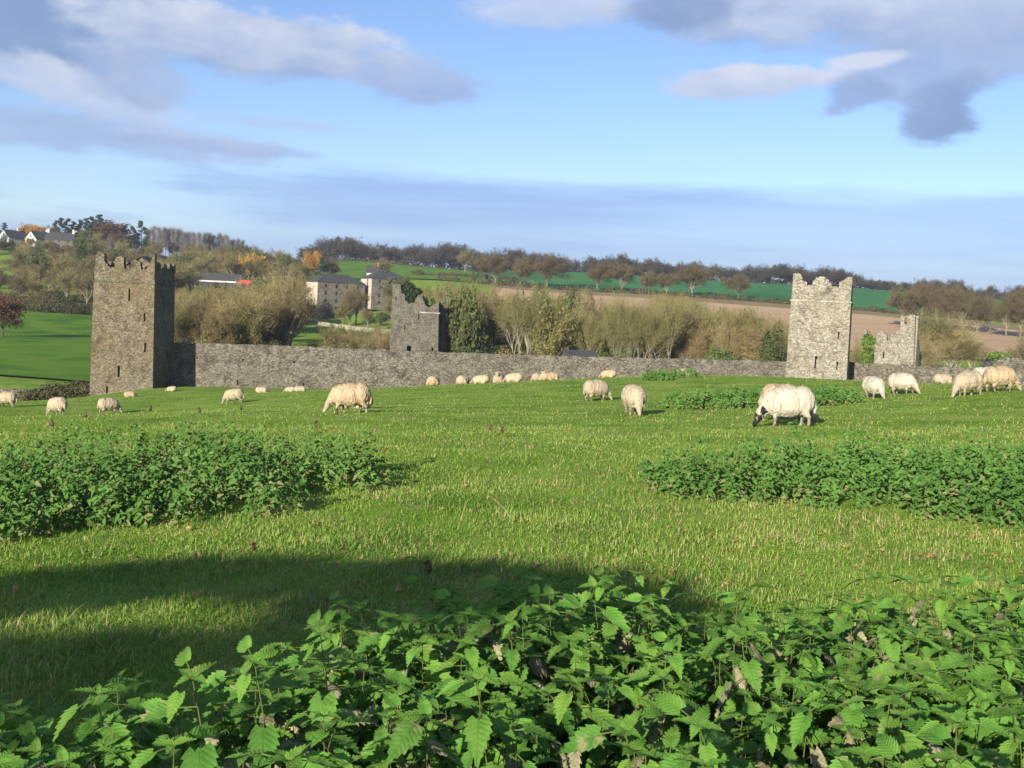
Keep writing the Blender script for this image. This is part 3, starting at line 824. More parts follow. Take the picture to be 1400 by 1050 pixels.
def tree_mesh(style, var, bark, crownmat, n, length, width, key, leaves=0, leafmat_=None, lsize=.02, **kw):
    V, Fc, tips = bare_tree(hash_(style) + var * 13, style)
    tm = bpy.data.meshes.new('trunk'); tm.from_pydata(V, [], Fc); tm.materials.append(bark)
    v, f = twigs(tips, n, length, width, var * 7 + 3, **kw)
    ms = [crownmat]; mi = np.zeros(len(f), int)
    if leaves:
        tp = [t for t in tips if t[2] >= 2]; rs = np.random.RandomState(var)
        Pp = np.array([t[0][:] for t in tp])[rs.randint(0, len(tp), leaves)] + rs.normal(size=(leaves, 3)) * .035
        a = rs.normal(size=(leaves, 3)) * lsize; b = rs.normal(size=(leaves, 3)) * lsize
        v2 = np.stack([Pp - a, Pp + b, Pp + a], 1).reshape(-1, 3)
        f2 = np.arange(3 * leaves).reshape(-1, 3) + len(v)
        v = np.r_[v, v2]; f = np.r_[f, f2]; ms.append(leafmat_); mi = np.r_[mi, np.ones(leaves, int)]
    cm = np_mesh('crown', v, f, ms, 3, mi)
    TREE_MESH.setdefault(key, []).append((tm, cm))


def hash_(s):
    return sum(ord(ch) * (i + 3) for i, ch in enumerate(s)) % 9973


for k in range(4):
    tree_mesh('multi', k, M_BARK_P, TW_OLIVE, 6200, .075, .0017, 'willow', droop=0, minlev=3)
    tree_mesh('willow', k, M_BARK_P, TW_TAN, 6000, .07, .0017, 'tan', minlev=3)
    tree_mesh('oak', k, M_BARK, TW_OAK, 15000, .06, .0025, 'oak')
for k in range(3):
    tree_mesh('willow', k + 5, M_BARK, TW_OLIVE, 6000, .065, .0024, 'olive', leaves=2500, leafmat_=LF_SCRUB, lsize=.010)
    tree_mesh('willow', k + 8, M_BARK, TW_BROWN, 7000, .065, .0026, 'brown', leaves=1200, leafmat_=LF_SCRUB, lsize=.009)
    tree_mesh('poplar', k, M_BARK, TW_GREY, 2600, .085, .0016, 'poplar', spread=.35)
    tree_mesh('willow', k + 11, M_BARK_D, TW_BROWN, 2500, .06, .002, 'ivyclad', leaves=6000, leafmat_=LF_IVY, lsize=.017)
for nm, lf in (('orange', LF_ORANGE), ('yellow', LF_YELLOW), ('red', LF_RED)):
    for k in range(2):
        tree_mesh('oak' if nm != 'orange' else 'willow', k + 20, M_BARK_D, TW_BROWN, 1500, .06, .002, nm, leaves=6500, leafmat_=lf, lsize=.017)


def conifer_mesh(var):
    rnd = random.Random(var); V, Fc = [], []
    tube(V, Fc, Vector((0, 0, 0)), Vector((0, 0, .97)), .016, .002, 6)
    blobs = []
    for i in range(26):
        z = .28 + .68 * i / 26; r = .17 * (1 - (z - .28) / .80) * rnd.uniform(.6, 1.15); t = rnd.uniform(0, 6.28)
        e = Vector((math.cos(t) * r, math.sin(t) * r, z + .01)); tube(V, Fc, Vector((0, 0, z)), e, .004, .002, 3)
        blobs.append((e.x, e.y, e.z, .055, .055, .03))
    tm = bpy.data.meshes.new('trunk'); tm.from_pydata(V, [], Fc); tm.materials.append(M_BARK_D)
    v, f = leaf_cloud(3500, blobs, .013, var, shell=.2)
    TREE_MESH.setdefault('conifer', []).append((tm, np_mesh('crown', v, f, LF_PINE, 4)))


for k in range(3):
    conifer_mesh(k + 40)

NAME = dict(willow='willow_tree', tan='bare_tree', oak='hedgerow_tree', olive='bare_tree', brown='bare_tree', poplar='poplar_tree', ivyclad='ivy_clad_tree', orange='autumn_tree', yellow='autumn_tree', red='autumn_tree', conifer='conifer_tree')
TREES = []


def plant(key, base, height, spread, label, group=None, var=None, rz=None, rnd=RND):
    tm, cm = TREE_MESH[key][var if var is not None else rnd.randrange(len(TREE_MESH[key]))]
    T = empty(NAME[key], base, rnd.uniform(0, 6.28) if rz is None else rz)
    T.scale = (height * spread, height * spread, height)
    link(bpy.data.objects.new('trunk', tm), T); link(bpy.data.objects.new('crown', cm), T)
    tag(T, label, 'tree', group)
    TREES.append(T)
    return T


KEEP = [  # px rect, distance: nothing nearer may stand before it
    (4, 312, 100, 329, 452), (266, 368, 348, 391, 362), (420, 374, 480, 428, 332), (490, 370, 545, 430, 335), (-50, 432, 124, 540, 262), (434, 352, 620, 376, 560),
    (425, 432, 530, 446, 300), (660, 372, 1080, 392, 560), (800, 396, 1080, 402, 400), (980, 408, 1076, 422, 400)]


def clear(base, height, halfw):
    """does a tree here hide one of the things the picture shows?"""
    x, yb = to_px(base); _, yt = to_px(base + Vector((0, 0, height))); w = halfw * FPX / base.y
    for (x0, y0, x1, y1, dd) in KEEP:
        if base.y < dd and x + w * .75 > x0 and x - w * .75 < x1 and yt < y1 - 2 and yb > y0:
            return False
    return True


# willow belt along the river, behind the curtain wall
prof = np.array([(225, 400), (245, 398), (300, 388), (345, 372), (385, 366), (425, 395), (432, 446), (530, 446), (536, 410), (560, 400), (620, 386), (660, 376), (700, 378), (750, 384), (800, 391), (830, 388), (870, 397), (910, 402), (960, 410), (1010, 420), (1070, 434), (1100, 450)], float)
rnd = random.Random(5)
cnt = 0
for i in range(1200):
    px = rnd.uniform(228, 1078); d = rnd.choice((rnd.uniform(143, 165), rnd.uniform(160, 240)))
    b = on_ground(px, d); topy = np.interp(px, prof[:, 0], prof[:, 1]) + rnd.choice((0, rnd.uniform(0, 10), rnd.uniform(6, 42)))
    hh = P(px, topy, d).z - b.z
    if hh < 4.2 or hh > 19 or 528 < px < 612 and d < 152:
        continue
    if not clear(b, hh, hh * .3):
        continue
    key = rnd.choice(('willow', 'willow', 'tan', 'willow', 'olive', 'tan', 'brown', 'ivyclad')) if hh > 7 else rnd.choice(('olive', 'tan', 'willow'))
    plant(key, b, hh, rnd.uniform(.55, .9) if key != 'ivyclad' else .45, {'willow': 'many-stemmed olive willow in the dense belt behind the long wall', 'tan': 'tan leafless tree with pale trunk in the belt behind the long wall', 'olive': 'olive tree with thin foliage in the belt behind the long wall', 'brown': 'brown bare tree in the belt behind the long wall', 'ivyclad': 'narrow dark ivy-covered tree in the belt behind the long wall'}[key], 'trees in the belt behind the long wall', rnd=rnd)
    cnt += 1
    if cnt >= 200:
        break

# wooded hillside at the left
cnt = 0
for i in range(2000):
    px = rnd.uniform(-30, 436); d = rnd.uniform(262, 545)
    if px > 340 and d > 500:
        continue
    b = on_ground(px, d); hh = rnd.uniform(7, 12.5) if d < 420 else rnd.uniform(6.5, 10.5)
    x, yb = to_px(b)
    if px < 130 and d < 275 or not clear(b, hh, hh * .33):
        continue
    if d > 470 and px < 110:
        hh *= .7
    key = rnd.choice(('brown', 'olive', 'brown', 'oak', 'olive', 'ivyclad', 'tan')) if d < 430 else rnd.choice(('brown', 'olive', 'ivyclad', 'ivyclad', 'oak', 'poplar'))
    lab = dict(brown='brown bare tree in the wood on the left hillside', olive='olive-green thinning tree in the wood on the left hillside', oak='round-headed brown tree in the wood on the left hillside',
               ivyclad='dark green ivy-covered tree in the wood on the left hillside', tan='tan bare tree in the wood on the left hillside', poplar='slim grey bare tree in the wood on the left hillside')[key]
    plant(key, b, hh, rnd.uniform(.95, 1.35), lab, 'trees of the wooded hillside', rnd=rnd)
    cnt += 1
    if cnt >= 230:
        break
for i in range(26):                                            # grey skyline row
    px = 196 + i * 5.2 + rnd.uniform(-2, 2); d = rnd.uniform(545, 565)
    b = on_ground(px, d); topy = np.interp(px, (196, 230, 290, 330), (311, 313, 320, 329)) + rnd.uniform(-1, 5)
    plant('poplar', b, max(5, P(px, topy, d).z - b.z), 1.1, 'tall slim grey leafless tree in the row on the left skyline', 'grey skyline row', rnd=rnd)
for i, (px, ty, d) in enumerate([(73, 300, 500), (80, 296, 490), (88, 297, 495), (97, 301, 500), (105, 299, 500), (114, 296, 495), (122, 294, 498), (131, 291, 495), (166, 306, 500), (189, 300, 505), (178, 308, 500), (3, 303, 480)]):
    b = on_ground(px, d)
    plant('conifer', b, P(px, ty, d).z - b.z, 1.15, 'dark conifer on the skyline above the white houses' if i < 8 else ('dark conifer at the left edge of the skyline' if i == 11 else 'dark conifer on the skyline right of the red-brown tree'), 'skyline conifers', rnd=rnd)
SPEC = [('orange', 36, 306, 475, 1.5, 'orange autumn tree behind the leftmost white gable'), ('orange', 50, 309, 470, 1.3, 'orange-brown autumn tree between the two white gables'), ('red', 146, 301, 500, 1.3, 'red-brown autumn tree on the skyline beside the conifers'),
        ('yellow', 341, 346, 400, 1.0, 'golden yellow tree above the red-roofed shed'), ('orange', 425, 342, 400, .75, 'tall orange tree left of the old mill'), ('orange', 414, 383, 350, 1.0, 'small rust-orange bush tree beside the mill gable'),
        ('yellow', 28, 342, 430, 1.2, 'yellow tree on the slope below the white houses'), ('red', 3, 404, 195, 1.1, 'dark red-leaved tree at the left edge above the green field'), ('conifer', 436, 350, 395, 1.4, 'dark green conifer beside the tall orange tree'),
        ('oak', 447, 354, 405, 1.2, 'round brown tree right of the tall orange tree'), ('brown', 95, 352, 400, 1.2, 'yellowish round tree below the slate-roofed house'), ('brown', 630, 340, 520, 1.2, 'red-brown tree at the head of the crop field'),
        ('ivyclad', 655, 350, 470, 1.0, 'dark ivy-covered tree at the left end of the crop field hedge')]
for key, px, ty, d, sp_, lab in SPEC:
    b = on_ground(px, d); plant(key, b, max(3, P(px, ty, d).z - b.z), sp_, lab, rnd=rnd)
for i in range(34):
    px = rnd.uniform(-20, 135); d = rnd.uniform(395, 442); b = on_ground(px, d)
    if px < 100:
        ty = rnd.uniform(331, 342)
    else:
        ty = rnd.uniform(322, 340)
    key = rnd.choice(('brown', 'olive', 'tan', 'oak', 'ivyclad')); plant(key, b, max(4, P(px, ty, d).z - b.z), rnd.uniform(1.0, 1.4), 'autumn tree on the slope just below the hilltop houses', 'trees below the hilltop houses', rnd=rnd)
# hedgerow trees between ploughed field and crop
ORD = ['first', 'second', 'third', 'fourth', 'fifth', 'sixth', 'seventh', 'eighth', 'ninth', 'tenth']
for i, (px, ty, sp_) in enumerate([(672, 341, 1.3), (706, 344, 1.0), (743, 347, 1.4), (811, 358, 1.1), (845, 358, 1.25), (877, 365, 1.15), (905, 371, 1.1), (941, 360, 1.35), (1003, 374, 1.25)]):
    d = np.interp(px, (650, 900, 1190), (446, 430, 408)) - 3; b = on_ground(px, d)
    plant('oak', b, P(px, ty, d).z - b.z, sp_, '%s brown round-headed tree from the left along the field hedge' % ORD[i], 'field hedge trees', rnd=rnd)
for i, (px, ty, d, sp_, key) in enumerate([(1232, 389, 330, .85, 'oak'), (1254, 383, 335, .8, 'oak'), (1277, 389, 330, .6, 'oak'), (1293, 392, 325, .6, 'oak'), (1312, 389, 325, .65, 'oak'), (1332, 396, 320, .7, 'oak'),
                                          (1372, 393, 310, .65, 'oak'), (1391, 392, 305, .7, 'oak'), (1410, 396, 305, .7, 'oak'), (1350, 404, 330, .6, 'oak')]):
    b = on_ground(px, d)
    plant(key, b, P(px, ty, d).z - b.z, sp_, ('%s tall bare tree from the left in the row on the far right slope' % ORD[(0, 1, 2, 3, 4, 5, 7, 8, 9, 6)[i]]), 'row of bare trees at the right', rnd=rnd)
for i, (px, ty, d, sp_, key, lab) in enumerate([(1278, 422, 175, 1.1, 'willow', 'tall straggly willow right of the turret ruin'), (1300, 432, 172, 1.2, 'tan', 'tan willow with spreading top right of the turret ruin'), (1262, 452, 168, 1.0, 'tan', 'short tan willow against the turret ruin'),
                                               (1322, 462, 170, 1.3, 'willow', 'low rounded willow bush over the right wall'), (1172, 458, 165, .9, 'tan', 'thin tan bush between the pale tower and the turret'), (1192, 466, 162, .8, 'willow', 'low olive bush at the foot of the turret stub'),
                                               (1402, 452, 165, 1.0, 'tan', 'tan willow cut by the right edge of the picture')]):
    b = on_ground(px, d); plant(key, b, P(px, ty, d).z - b.z, sp_, lab, rnd=rnd)

# white-trunked tree in the belt
for (px, ty, d, lab) in ((330, 378, 150, 'pale-trunked leaning tree in front of the red-roofed shed'), (378, 362, 165, 'large spreading pale-branched tree left of the mill')):
    b = on_ground(px, d); plant('tan', b, P(px, ty, d).z - b.z, 1.0, lab, rnd=rnd)


# evergreens and bushes: trunk + leafy crown
def bush(name, px, d, top, w, m, label, n=2200, size=.11, seed=0, cat='bush', lumps=7, dz=0., group=None):
    b = on_ground(px, d); hh = P(px, top, d).z - b.z; rs = random.Random(seed + int(px))
    T = empty(name, b); tag(T, label, cat, group)
    V, Fc = [], []; tube(V, Fc, Vector((0, 0, -.2)), Vector((0, 0, hh * .7)), .05 * hh ** .5, .02 * hh ** .5)
    bl = []
    for k in range(lumps):
        t = rs.uniform(0, 6.28); r = rs.uniform(.1, .75) * w; z = rs.uniform(.3, .8) * hh
        bl.append((math.cos(t) * r, math.sin(t) * r * .7, z, w * .45, w * .4, hh * .22)); tube(V, Fc, Vector((0, 0, hh * .15)), Vector(bl[-1][:3]), .03 * hh ** .5, .01)
    mesh_obj('trunk', V, Fc, M_BARK_D, T)
    leafy('crown', n, bl, size, m, seed + 5, T)
    return T


bush('evergreen_tree', 1056, 127, 439, 1.7, LF_IVY, 'dark green evergreen tree close to the left of the pale tower', 5200, .13, 1, 'tree', 14)
bush('evergreen_bush', 1043, 125, 470, 1.9, LF_IVY, 'low dark evergreen bush below the evergreen tree by the pale tower', 2500, .12, 2)
bush('evergreen_bush', 985, 127, 466, 2.4, LF_BUSH, 'dark rounded bush above the wall left of the pale tower', 4200, .13, 3, lumps=10)
bush('evergreen_bush', 305, 150, 455, 1.6, LF_IVY, 'dark bush at the foot of the belt near the corner tower', 2200, .13, 4)
bush('evergreen_bush', 400, 155, 461, 2.6, LF_IVY, 'wide dark bush above the wall below the mill', 3000, .13, 5, lumps=9)
for i, px in enumerate((655, 690, 742, 770, 640, 715, 850, 905, 1020, 250, 270, 345, 365, 440, 460, 480, 500, 520)):
    bush('scrub_bush', px + (i % 3) * 4, 138 + (i * 7) % 14, 462 + (i * 5) % 10 if px < 560 or px > 1000 else 467 + (i * 5) % 10, 2.4, (LF_BUSH, LF_SCRUB, LF_SCRUB)[i % 3], 'low scrub bush showing just above the long wall', 1600, .14, 10 + i, lumps=8, group='scrub along the long wall')


# ---- stuff: distant wood, hedges, undergrowth
def joined_trees(name, spots, keys, m_override, label, seed):
    rs = random.Random(seed); VV, FF, n0 = [], [], 0
    for (b, hh, sp_) in spots:
        tm, cm = rs.choice(TREE_MESH[rs.choice(keys)])
        a = rs.uniform(0, 6.28); ca, sa = math.cos(a), math.sin(a)
        co = np.empty(len(cm.vertices) * 3, np.float32); cm.vertices.foreach_get('co', co); co = co.reshape(-1, 3)
        nv = len(co) // 3; sel = np.random.RandomState(seed).permutation(nv)[:min(nv, 2600)]
        co = co.reshape(-1, 3, 3)[sel].reshape(-1, 3)
        mid = co.reshape(-1, 3, 3).mean(1, keepdims=True); co = ((co.reshape(-1, 3, 3) - mid) * 1.8 + mid).reshape(-1, 3)
        x = (co[:, 0] * ca - co[:, 1] * sa) * hh * sp_ + b.x; y = (co[:, 0] * sa + co[:, 1] * ca) * hh * sp_ + b.y; z = co[:, 2] * hh + b.z
        VV.append(np.stack([x, y, z], 1)); FF.append(np.arange(len(co)).reshape(-1, 3) + n0); n0 += len(co)
    o = link(bpy.data.objects.new(name, np_mesh(name, np.concatenate(VV), np.concatenate(FF), m_override, 3)))
    return tag(o, label, 'wood', kind='stuff')


spots = []
ridge = np.array([(405, 345), (425, 330), (440, 325), (485, 327), (500, 335), (540, 336), (585, 337), (620, 333), (640, 342), (690, 340), (740, 349), (780, 355), (830, 347), (870, 354), (920, 358), (955, 360), (1000, 366), (1030, 361), (1075, 362), (1095, 368), (1130, 366), (1160, 372), (1190, 384), (1230, 388), (1262, 381), (1300, 384), (1330, 392), (1360, 392), (1380, 388), (1420, 392), (1480, 396)], float)
rr = random.Random(9)
for i in range(210):
    px = 412 + i * 5.15 + rr.uniform(-3, 3); d = rr.uniform(588, 640)
    b = on_ground(px, d); ty = np.interp(px, ridge[:, 0], ridge[:, 1]) + rr.choice((rr.uniform(-3, 2), rr.uniform(0, 9)))
    hh = P(px, ty, d).z - b.z
    if hh > 2:
        spots.append((b, hh, rr.uniform(1.0, 1.6)))
joined_trees('distant_wood', spots, ('oak', 'brown'), TW_DARK, 'dark wood along the far ridge', 4)
#RIDGEHEDGE


def strip_stuff(name, pts, hgt, wid, n, size, m, label, seed, jit=.6, cat='hedge', kind='stuff'):
    """hedge along (px, distance) points"""
    rs = random.Random(seed); W = [on_ground(px, d) for px, d in pts]; bl = []
    for a, b in zip(W[:-1], W[1:]):
        L = (b - a).length; k = max(2, int(L / (wid * .8)))
        for i in range(k):
            p = a.lerp(b, (i + rs.random()) / k); h_ = hgt * rs.uniform(1 - jit, 1 + jit * .6)
            bl.append((p.x, p.y, Hf(p.x, p.y) + h_ * .45, wid * rs.uniform(.6, 1.2), wid * .7, h_ * .55))
    return tag(leafy(name, n, bl, size, m, seed, shell=.5), label, cat, kind=kind)


LF_HEDGE = leafmat('hedge_dark', [(.05, .05, .022), (.085, .075, .03), (.06, .065, .022)], scale=.2, rnd=0, trans=.15, rough=.9)
strip_stuff('field_hedge', [(600, 440), (660, 443), (760, 436), (900, 427), (1060, 414), (1190, 404), (1320, 390), (1480, 370)], 2.0, 2.2, 30000, .32, LF_HEDGE, 'dark hedge between the ploughed field and the crop field', 21)
strip_stuff('meadow_hedge', [(430, 575), (520, 582), (640, 590)], 1.6, 2.5, 5000, .4, LF_HEDGE, 'dark hedge along the top of the meadow', 22)
strip_stuff('meadow_hedge', [(560, 470), (640, 480), (700, 470)], 2.0, 3, 4500, .35, LF_HEDGE, 'ragged hedge across the upper meadow right of the mill', 23)
strip_stuff('hillside_undergrowth', [(-30, 268), (60, 266), (135, 272)], 4.0, 4.5, 22000, .17, LF_HEDGE, 'brown-green undergrowth at the top edge of the sunlit lower field', 24, cat='undergrowth')
for k, (pts, m_) in enumerate((([(-30, 300), (140, 310), (260, 330), (420, 340)], LF_SCRUB), ([(-30, 350), (140, 370), (260, 380), (420, 380)], LF_HEDGE), ([(110, 420), (200, 440), (330, 440), (430, 420)], LF_SCRUB), ([(110, 500), (200, 520), (330, 530), (425, 520)], LF_HEDGE))):
    strip_stuff('hillside_undergrowth', pts, 3.6, 7, 30000, .22, m_, ('undergrowth low on the wooded left hillside', 'dark undergrowth midway up the wooded left hillside', 'undergrowth above the red-roofed shed', 'dark undergrowth under the left skyline trees')[k], 30 + k, cat='undergrowth')
for k, pts in enumerate(([(235, 145), (330, 148), (430, 150), (540, 152)], [(620, 150), (760, 150), (900, 150), (1070, 148)], [(235, 190), (430, 195), (620, 195), (800, 195), (1070, 185)], [(560, 245), (700, 250), (900, 240), (1080, 225)])):
    strip_stuff('valley_undergrowth', pts, (3.2, 3.4, 5.0, 5.5)[k], (3.5, 3.5, 6, 6)[k], 26000, .16, LF_SCRUB, ('straw-brown scrub behind the wall between the two left towers', 'straw-brown scrub behind the right half of the long wall', 'tall brown scrub deep in the tree belt', 'pale scrub at the foot of the ploughed field')[k], 40 + k, cat='undergrowth')
strip_stuff('bramble_bank', [(-60, 103), (0, 103), (60, 103), (110, 103)], 1.6, 1.6, 7000, .12, LF_HEDGE, 'dark bramble bank along the low wall at the left', 50, cat='brambles')
LF_RIDGE = leafmat('ridge_scrub', [(.035, .035, .024), (.055, .05, .03)], scale=.2, rnd=0, trans=.1, rough=.9)
strip_stuff('ridge_undergrowth', [(405, 590), (520, 600), (700, 612), (900, 622), (1100, 628), (1300, 628), (1500, 618)], 6.5, 5.0, 26000, .6, LF_RIDGE, 'dark undergrowth under the far ridge wood', 60, cat='undergrowth')
for (px, ty, d, sp_, key, lab) in ((484, 388, 306, 1.0, 'olive', 'olive tree standing between the two mill buildings'), (476, 398, 300, .9, 'brown', 'brown tree before the right end of the first mill'), (466, 412, 298, .9, 'olive', 'low olive tree before the windows of the first mill'),
                                (545, 378, 318, 1.0, 'ivyclad', 'dark ivy-covered tree between the second mill and the roofless tower'), (534, 405, 305, .9, 'olive', 'olive tree before the second mill'), (500, 420, 296, 1.0, 'olive', 'low olive bush below the second mill'), (518, 424, 292, 1.1, 'ivyclad', 'low dark green bush below the second mill'), (520, 352, 425, 1.3, 'brown', 'brown tree rising behind the second mill')):
    b = on_ground(px, d); plant(key, b, max(3, P(px, ty, d).z - b.z), sp_, lab)

# ------------------------------------------------------------------ far buildings
M_WHITE = mat('white_render', [(.44, .42, .37), (.54, .52, .47)], scale=.8, rough=.9)
M_SUNLIT_END = mat('sunlit_end_wall', [(.33, .29, .225), (.43, .38, .30), (.38, .335, .26)], scale=.25, detail=8, rough=.95)  # pale tone stands for sunlight on the mill end walls
M_MILLST = stone_mat('mill_stone', (.07, .06, .048), (.12, .108, .085), (.17, .155, .125), size=1.0, stain=(.16, .14, .105), stain_amt=.4)
M_GLASS = mat('dark_glass', [(.012, .014, .018), (.03, .034, .04)], scale=3, rough=.15, spec=.5)
M_FRAME = mat('worn_frame', [(.10, .095, .085), (.22, .21, .19)], scale=3, rough=.6)
M_REDROOF = mat('red_sheet', [(.45, .035, .03), (.56, .06, .045)], scale=1.5, rough=.55)
M_CHIM = mat('chimney_brick', [(.40, .33, .26), (.55, .47, .40)], scale=3, rough=.9)


def house(name, px, d, yaw, L, W, hw, hr, wallm, roofm, label, hip=False, chim=(), win=(), endwin=(), cat='house', eave=.25, back=True):
    """gabled or hipped building: local x along its length, front is -y; win = (u, z, w, h) on the front, endwin on the -x end"""
    b = on_ground(px, d); T = empty(name, b - Vector((0, 0, .5)), math.radians(yaw)); tag(T, label, cat)
    l, w, h0, h1 = L / 2, W / 2, hw + .5, hw + .5 + hr
    if hip:
        wall = box_vf(-l, l, -w, w, 0, h0)
    else:
        wall = ([(-l, -w, 0), (l, -w, 0), (l, w, 0), (-l, w, 0), (-l, -w, h0), (l, -w, h0), (l, w, h0), (-l, w, h0), (-l, 0, h1 - .12), (l, 0, h1 - .12)],
                [(3, 2, 1, 0), (0, 1, 5, 4), (2, 3, 7, 6), (3, 0, 4, 8, 7), (1, 2, 6, 9, 5), (4, 5, 9, 8), (6, 7, 8, 9)])
    wo_ = piece('wall', wall, wallm, T)
    cut(wo_, [(u - a / 2, u + a / 2, -w - 1, -w + .22, z + .5 - c_ / 2, z + .5 + c_ / 2) for u, z, a, c_ in win] + [(-l - 1, -l + .22, u - a / 2, u + a / 2, z + .5 - c_ / 2, z + .5 + c_ / 2) for u, z, a, c_ in endwin])
    for u, z, a, c_ in win:
        f_ = piece('window', box_vf(u - a / 2 + .002, u + a / 2 - .002, -w + .12, -w + .215, z + .5 - c_ / 2 + .002, z + .5 + c_ / 2 - .002), M_FRAME, T)
        piece('pane', box_vf(u - a / 2 + .1, u + a / 2 - .1, -w + .10, -w + .119, z + .5 - c_ / 2 + .1, z + .5 + c_ / 2 - .1), M_GLASS, f_)
    for u, z, a, c_ in endwin:
        f_ = piece('window', box_vf(-l + .12, -l + .215, u - a / 2 + .002, u + a / 2 - .002, z + .5 - c_ / 2 + .002, z + .5 + c_ / 2 - .002), M_FRAME, T)
        piece('pane', box_vf(-l + .10, -l + .119, u - a / 2 + .1, u + a / 2 - .1, z + .5 - c_ / 2 + .1, z + .5 + c_ / 2 - .1), M_GLASS, f_)
    e = eave
    if hip:
        v = [(-l - e, -w - e, h0 + .02), (l + e, -w - e, h0 + .02), (l + e, w + e, h0 + .02), (-l - e, w + e, h0 + .02), (-l + w * .9, 0, h1), (l - w * .9, 0, h1),
             (-l - e, -w - e, h0 - .12), (l + e, -w - e, h0 - .12), (l + e, w + e, h0 - .12), (-l - e, w + e, h0 - .12)]
        rf = piece('roof', (v, [(0, 1, 5, 4), (1, 2, 5), (2, 3, 4, 5), (3, 0, 4), (6, 7, 1, 0), (7, 8, 2, 1), (8, 9, 3, 2), (9, 6, 0, 3), (9, 8, 7, 6)]), roofm, T)
    else:
        k = hr / w; v = []
        for x in (-l - e, l + e):
            v += [(x, -w - e, h0 - k * e + .02), (x, 0, h1 + .02), (x, w + e, h0 - k * e + .02), (x, w + e, h0 - k * e + .2), (x, 0, h1 + .2), (x, -w - e, h0 - k * e + .2)]
        rf = piece('roof', (v, [(0, 1, 4, 5), (1, 2, 3, 4), (11, 10, 7, 6), (10, 9, 8, 7), (5, 4, 10, 11), (4, 3, 9, 10), (0, 6, 7, 1), (1, 7, 8, 2), (0, 5, 11, 6), (2, 8, 9, 3)]), roofm, T)
    for (cx, ch) in chim:
        piece('chimney', merge([box_vf(cx - .45, cx + .45, -.4, .4, h1 - .5, h1 + ch), box_vf(cx - .52, cx + .52, -.47, .47, h1 + ch, h1 + ch + .12), box_vf(cx - .25, cx + .05, -.15, .15, h1 + ch + .12, h1 + ch + .45)]), M_CHIM, rf)
    return T


rows = [(u, z, .95, 1.35) for z in (1.8, 4.1, 6.4, 8.6) for u in (-5.2, -1.6, 2.0, 5.6)]
house('mill_building', 455, 332, 35, 16, 8.6, 9.8, 2.6, M_MILLST, M_SLATE, 'four-storey old mill with hipped slate roof and an end wall painted paler for sunlight', hip=True, win=rows, endwin=[], cat='mill')
rows = [(u, z, .9, 1.3) for z in (1.8, 4.1, 6.4, 8.4) for u in (-3.6, 0, 3.6)]
house('mill_building', 522, 340, 32, 13, 8.2, 9.4, 2.4, M_MILLST, M_SLATE, 'second old mill building half behind the grey roofless tower', hip=True, win=rows, endwin=[(-1, 4.6, .8, 1.2), (-1, 7.2, .8, 1.2)], chim=(), cat='mill')
# paler slabs put the sunlight into the colour of the mills' end walls
for nm, px, d, yaw, L, W, hh in (('a', 455, 332, 35, 16, 8.6, 9.8), ('b', 522, 340, 32, 13, 8.2, 9.4)):
    T = [o for o in col.objects if o.name.startswith('mill_building')][0 if nm == 'a' else 1]
    parts = []
    piece('sunlit_end', box_vf(-L / 2 - .03, -L / 2 - .003, -W / 2, W / 2, .3, hh + .3) if nm == 'a' else merge([box_vf(-L / 2 - .03, -L / 2 - .003, -W / 2, -1.5, .3, hh + .3), box_vf(-L / 2 - .03, -L / 2 - .003, -.5, W / 2, .3, hh + .3)]), M_SUNLIT_END, T)
house('stone_shed', 430, 322, 35, 5, 4, 2.6, 1.2, M_MILLST, M_SLATE, 'small stone outhouse at the foot of the mill gable', cat='shed')
house('farm_building', 300, 362, -8, 15, 6.5, 2.6, 2.2, M_WHITE, M_SLATE, 'long low white farm building with grey slate roof on the left hillside', win=[(-4.5, 1.5, .9, 1), (-1, 1.5, .9, 1), (3, 1.5, .9, 1)], chim=(), cat='farm building')
house('farm_shed', 331, 358, -8, 4.4, 4.6, 1.8, 1.4, M_MILLST, M_REDROOF, 'small shed with a bright red roof beside the farm building', cat='shed')
house('farm_shed', 296, 350, -8, 18, 6, 1.6, 1.5, M_MILLST, M_SLATE, 'low grey slate-roofed shed below the white farm building', cat='shed')
house('cottage', 15, 452, 62, 9, 6.5, 2.8, 3.0, M_WHITE, M_SLATE, 'leftmost white gabled house on the hill', endwin=[(0, 3.9, .9, 1.1), (-1.6, 1.4, 1.0, 1.1), (1.6, 1.4, 1, 1.1)], chim=((2.5, 1.0),))
house('cottage', 53, 450, 62, 10, 7, 2.9, 3.2, M_WHITE, M_SLATE, 'white gabled house with slate roof next to the larger slate house', endwin=[(0, 3.9, .9, 1.1), (-1.6, 1.4, 1.0, 1.1), (1.6, 1.4, 1, 1.1)], chim=((3, 1.0),))
house('farmhouse', 80, 446, 12, 11, 7, 3.9, 3.0, M_MILLST, M_SLATE, 'larger house, shade coloured into its dark walls, with a tall slate roof and end chimneys on the hill', win=[(-3.6, 1.4, 1, 1.3), (0, 1.4, 1, 1.3), (3.6, 1.4, 1, 1.3), (-3.6, 3.2, 1, 1.1), (0, 3.2, 1, 1.1), (3.6, 3.2, 1, 1.1)], chim=((-4.9, 1.2), (4.9, 1.4)))  # dark mill stone stands in for the shadow on this house's wall
house('cottage', 132, 448, 20, 8, 6, 2.6, 2.4, M_WHITE, M_SLATE, 'small pale house among trees right of the slate house', win=[(-2, 1.4, 1, 1), (2, 1.4, 1, 1)])
house('cottage', 512, 430, 8, 9, 6, 2.6, 2.6, M_WHITE, M_SLATE, 'white house with chimney seen over the mill roofs', win=[(-2, 1.4, 1, 1), (2, 1.4, 1, 1)], chim=((0, 1.2),))
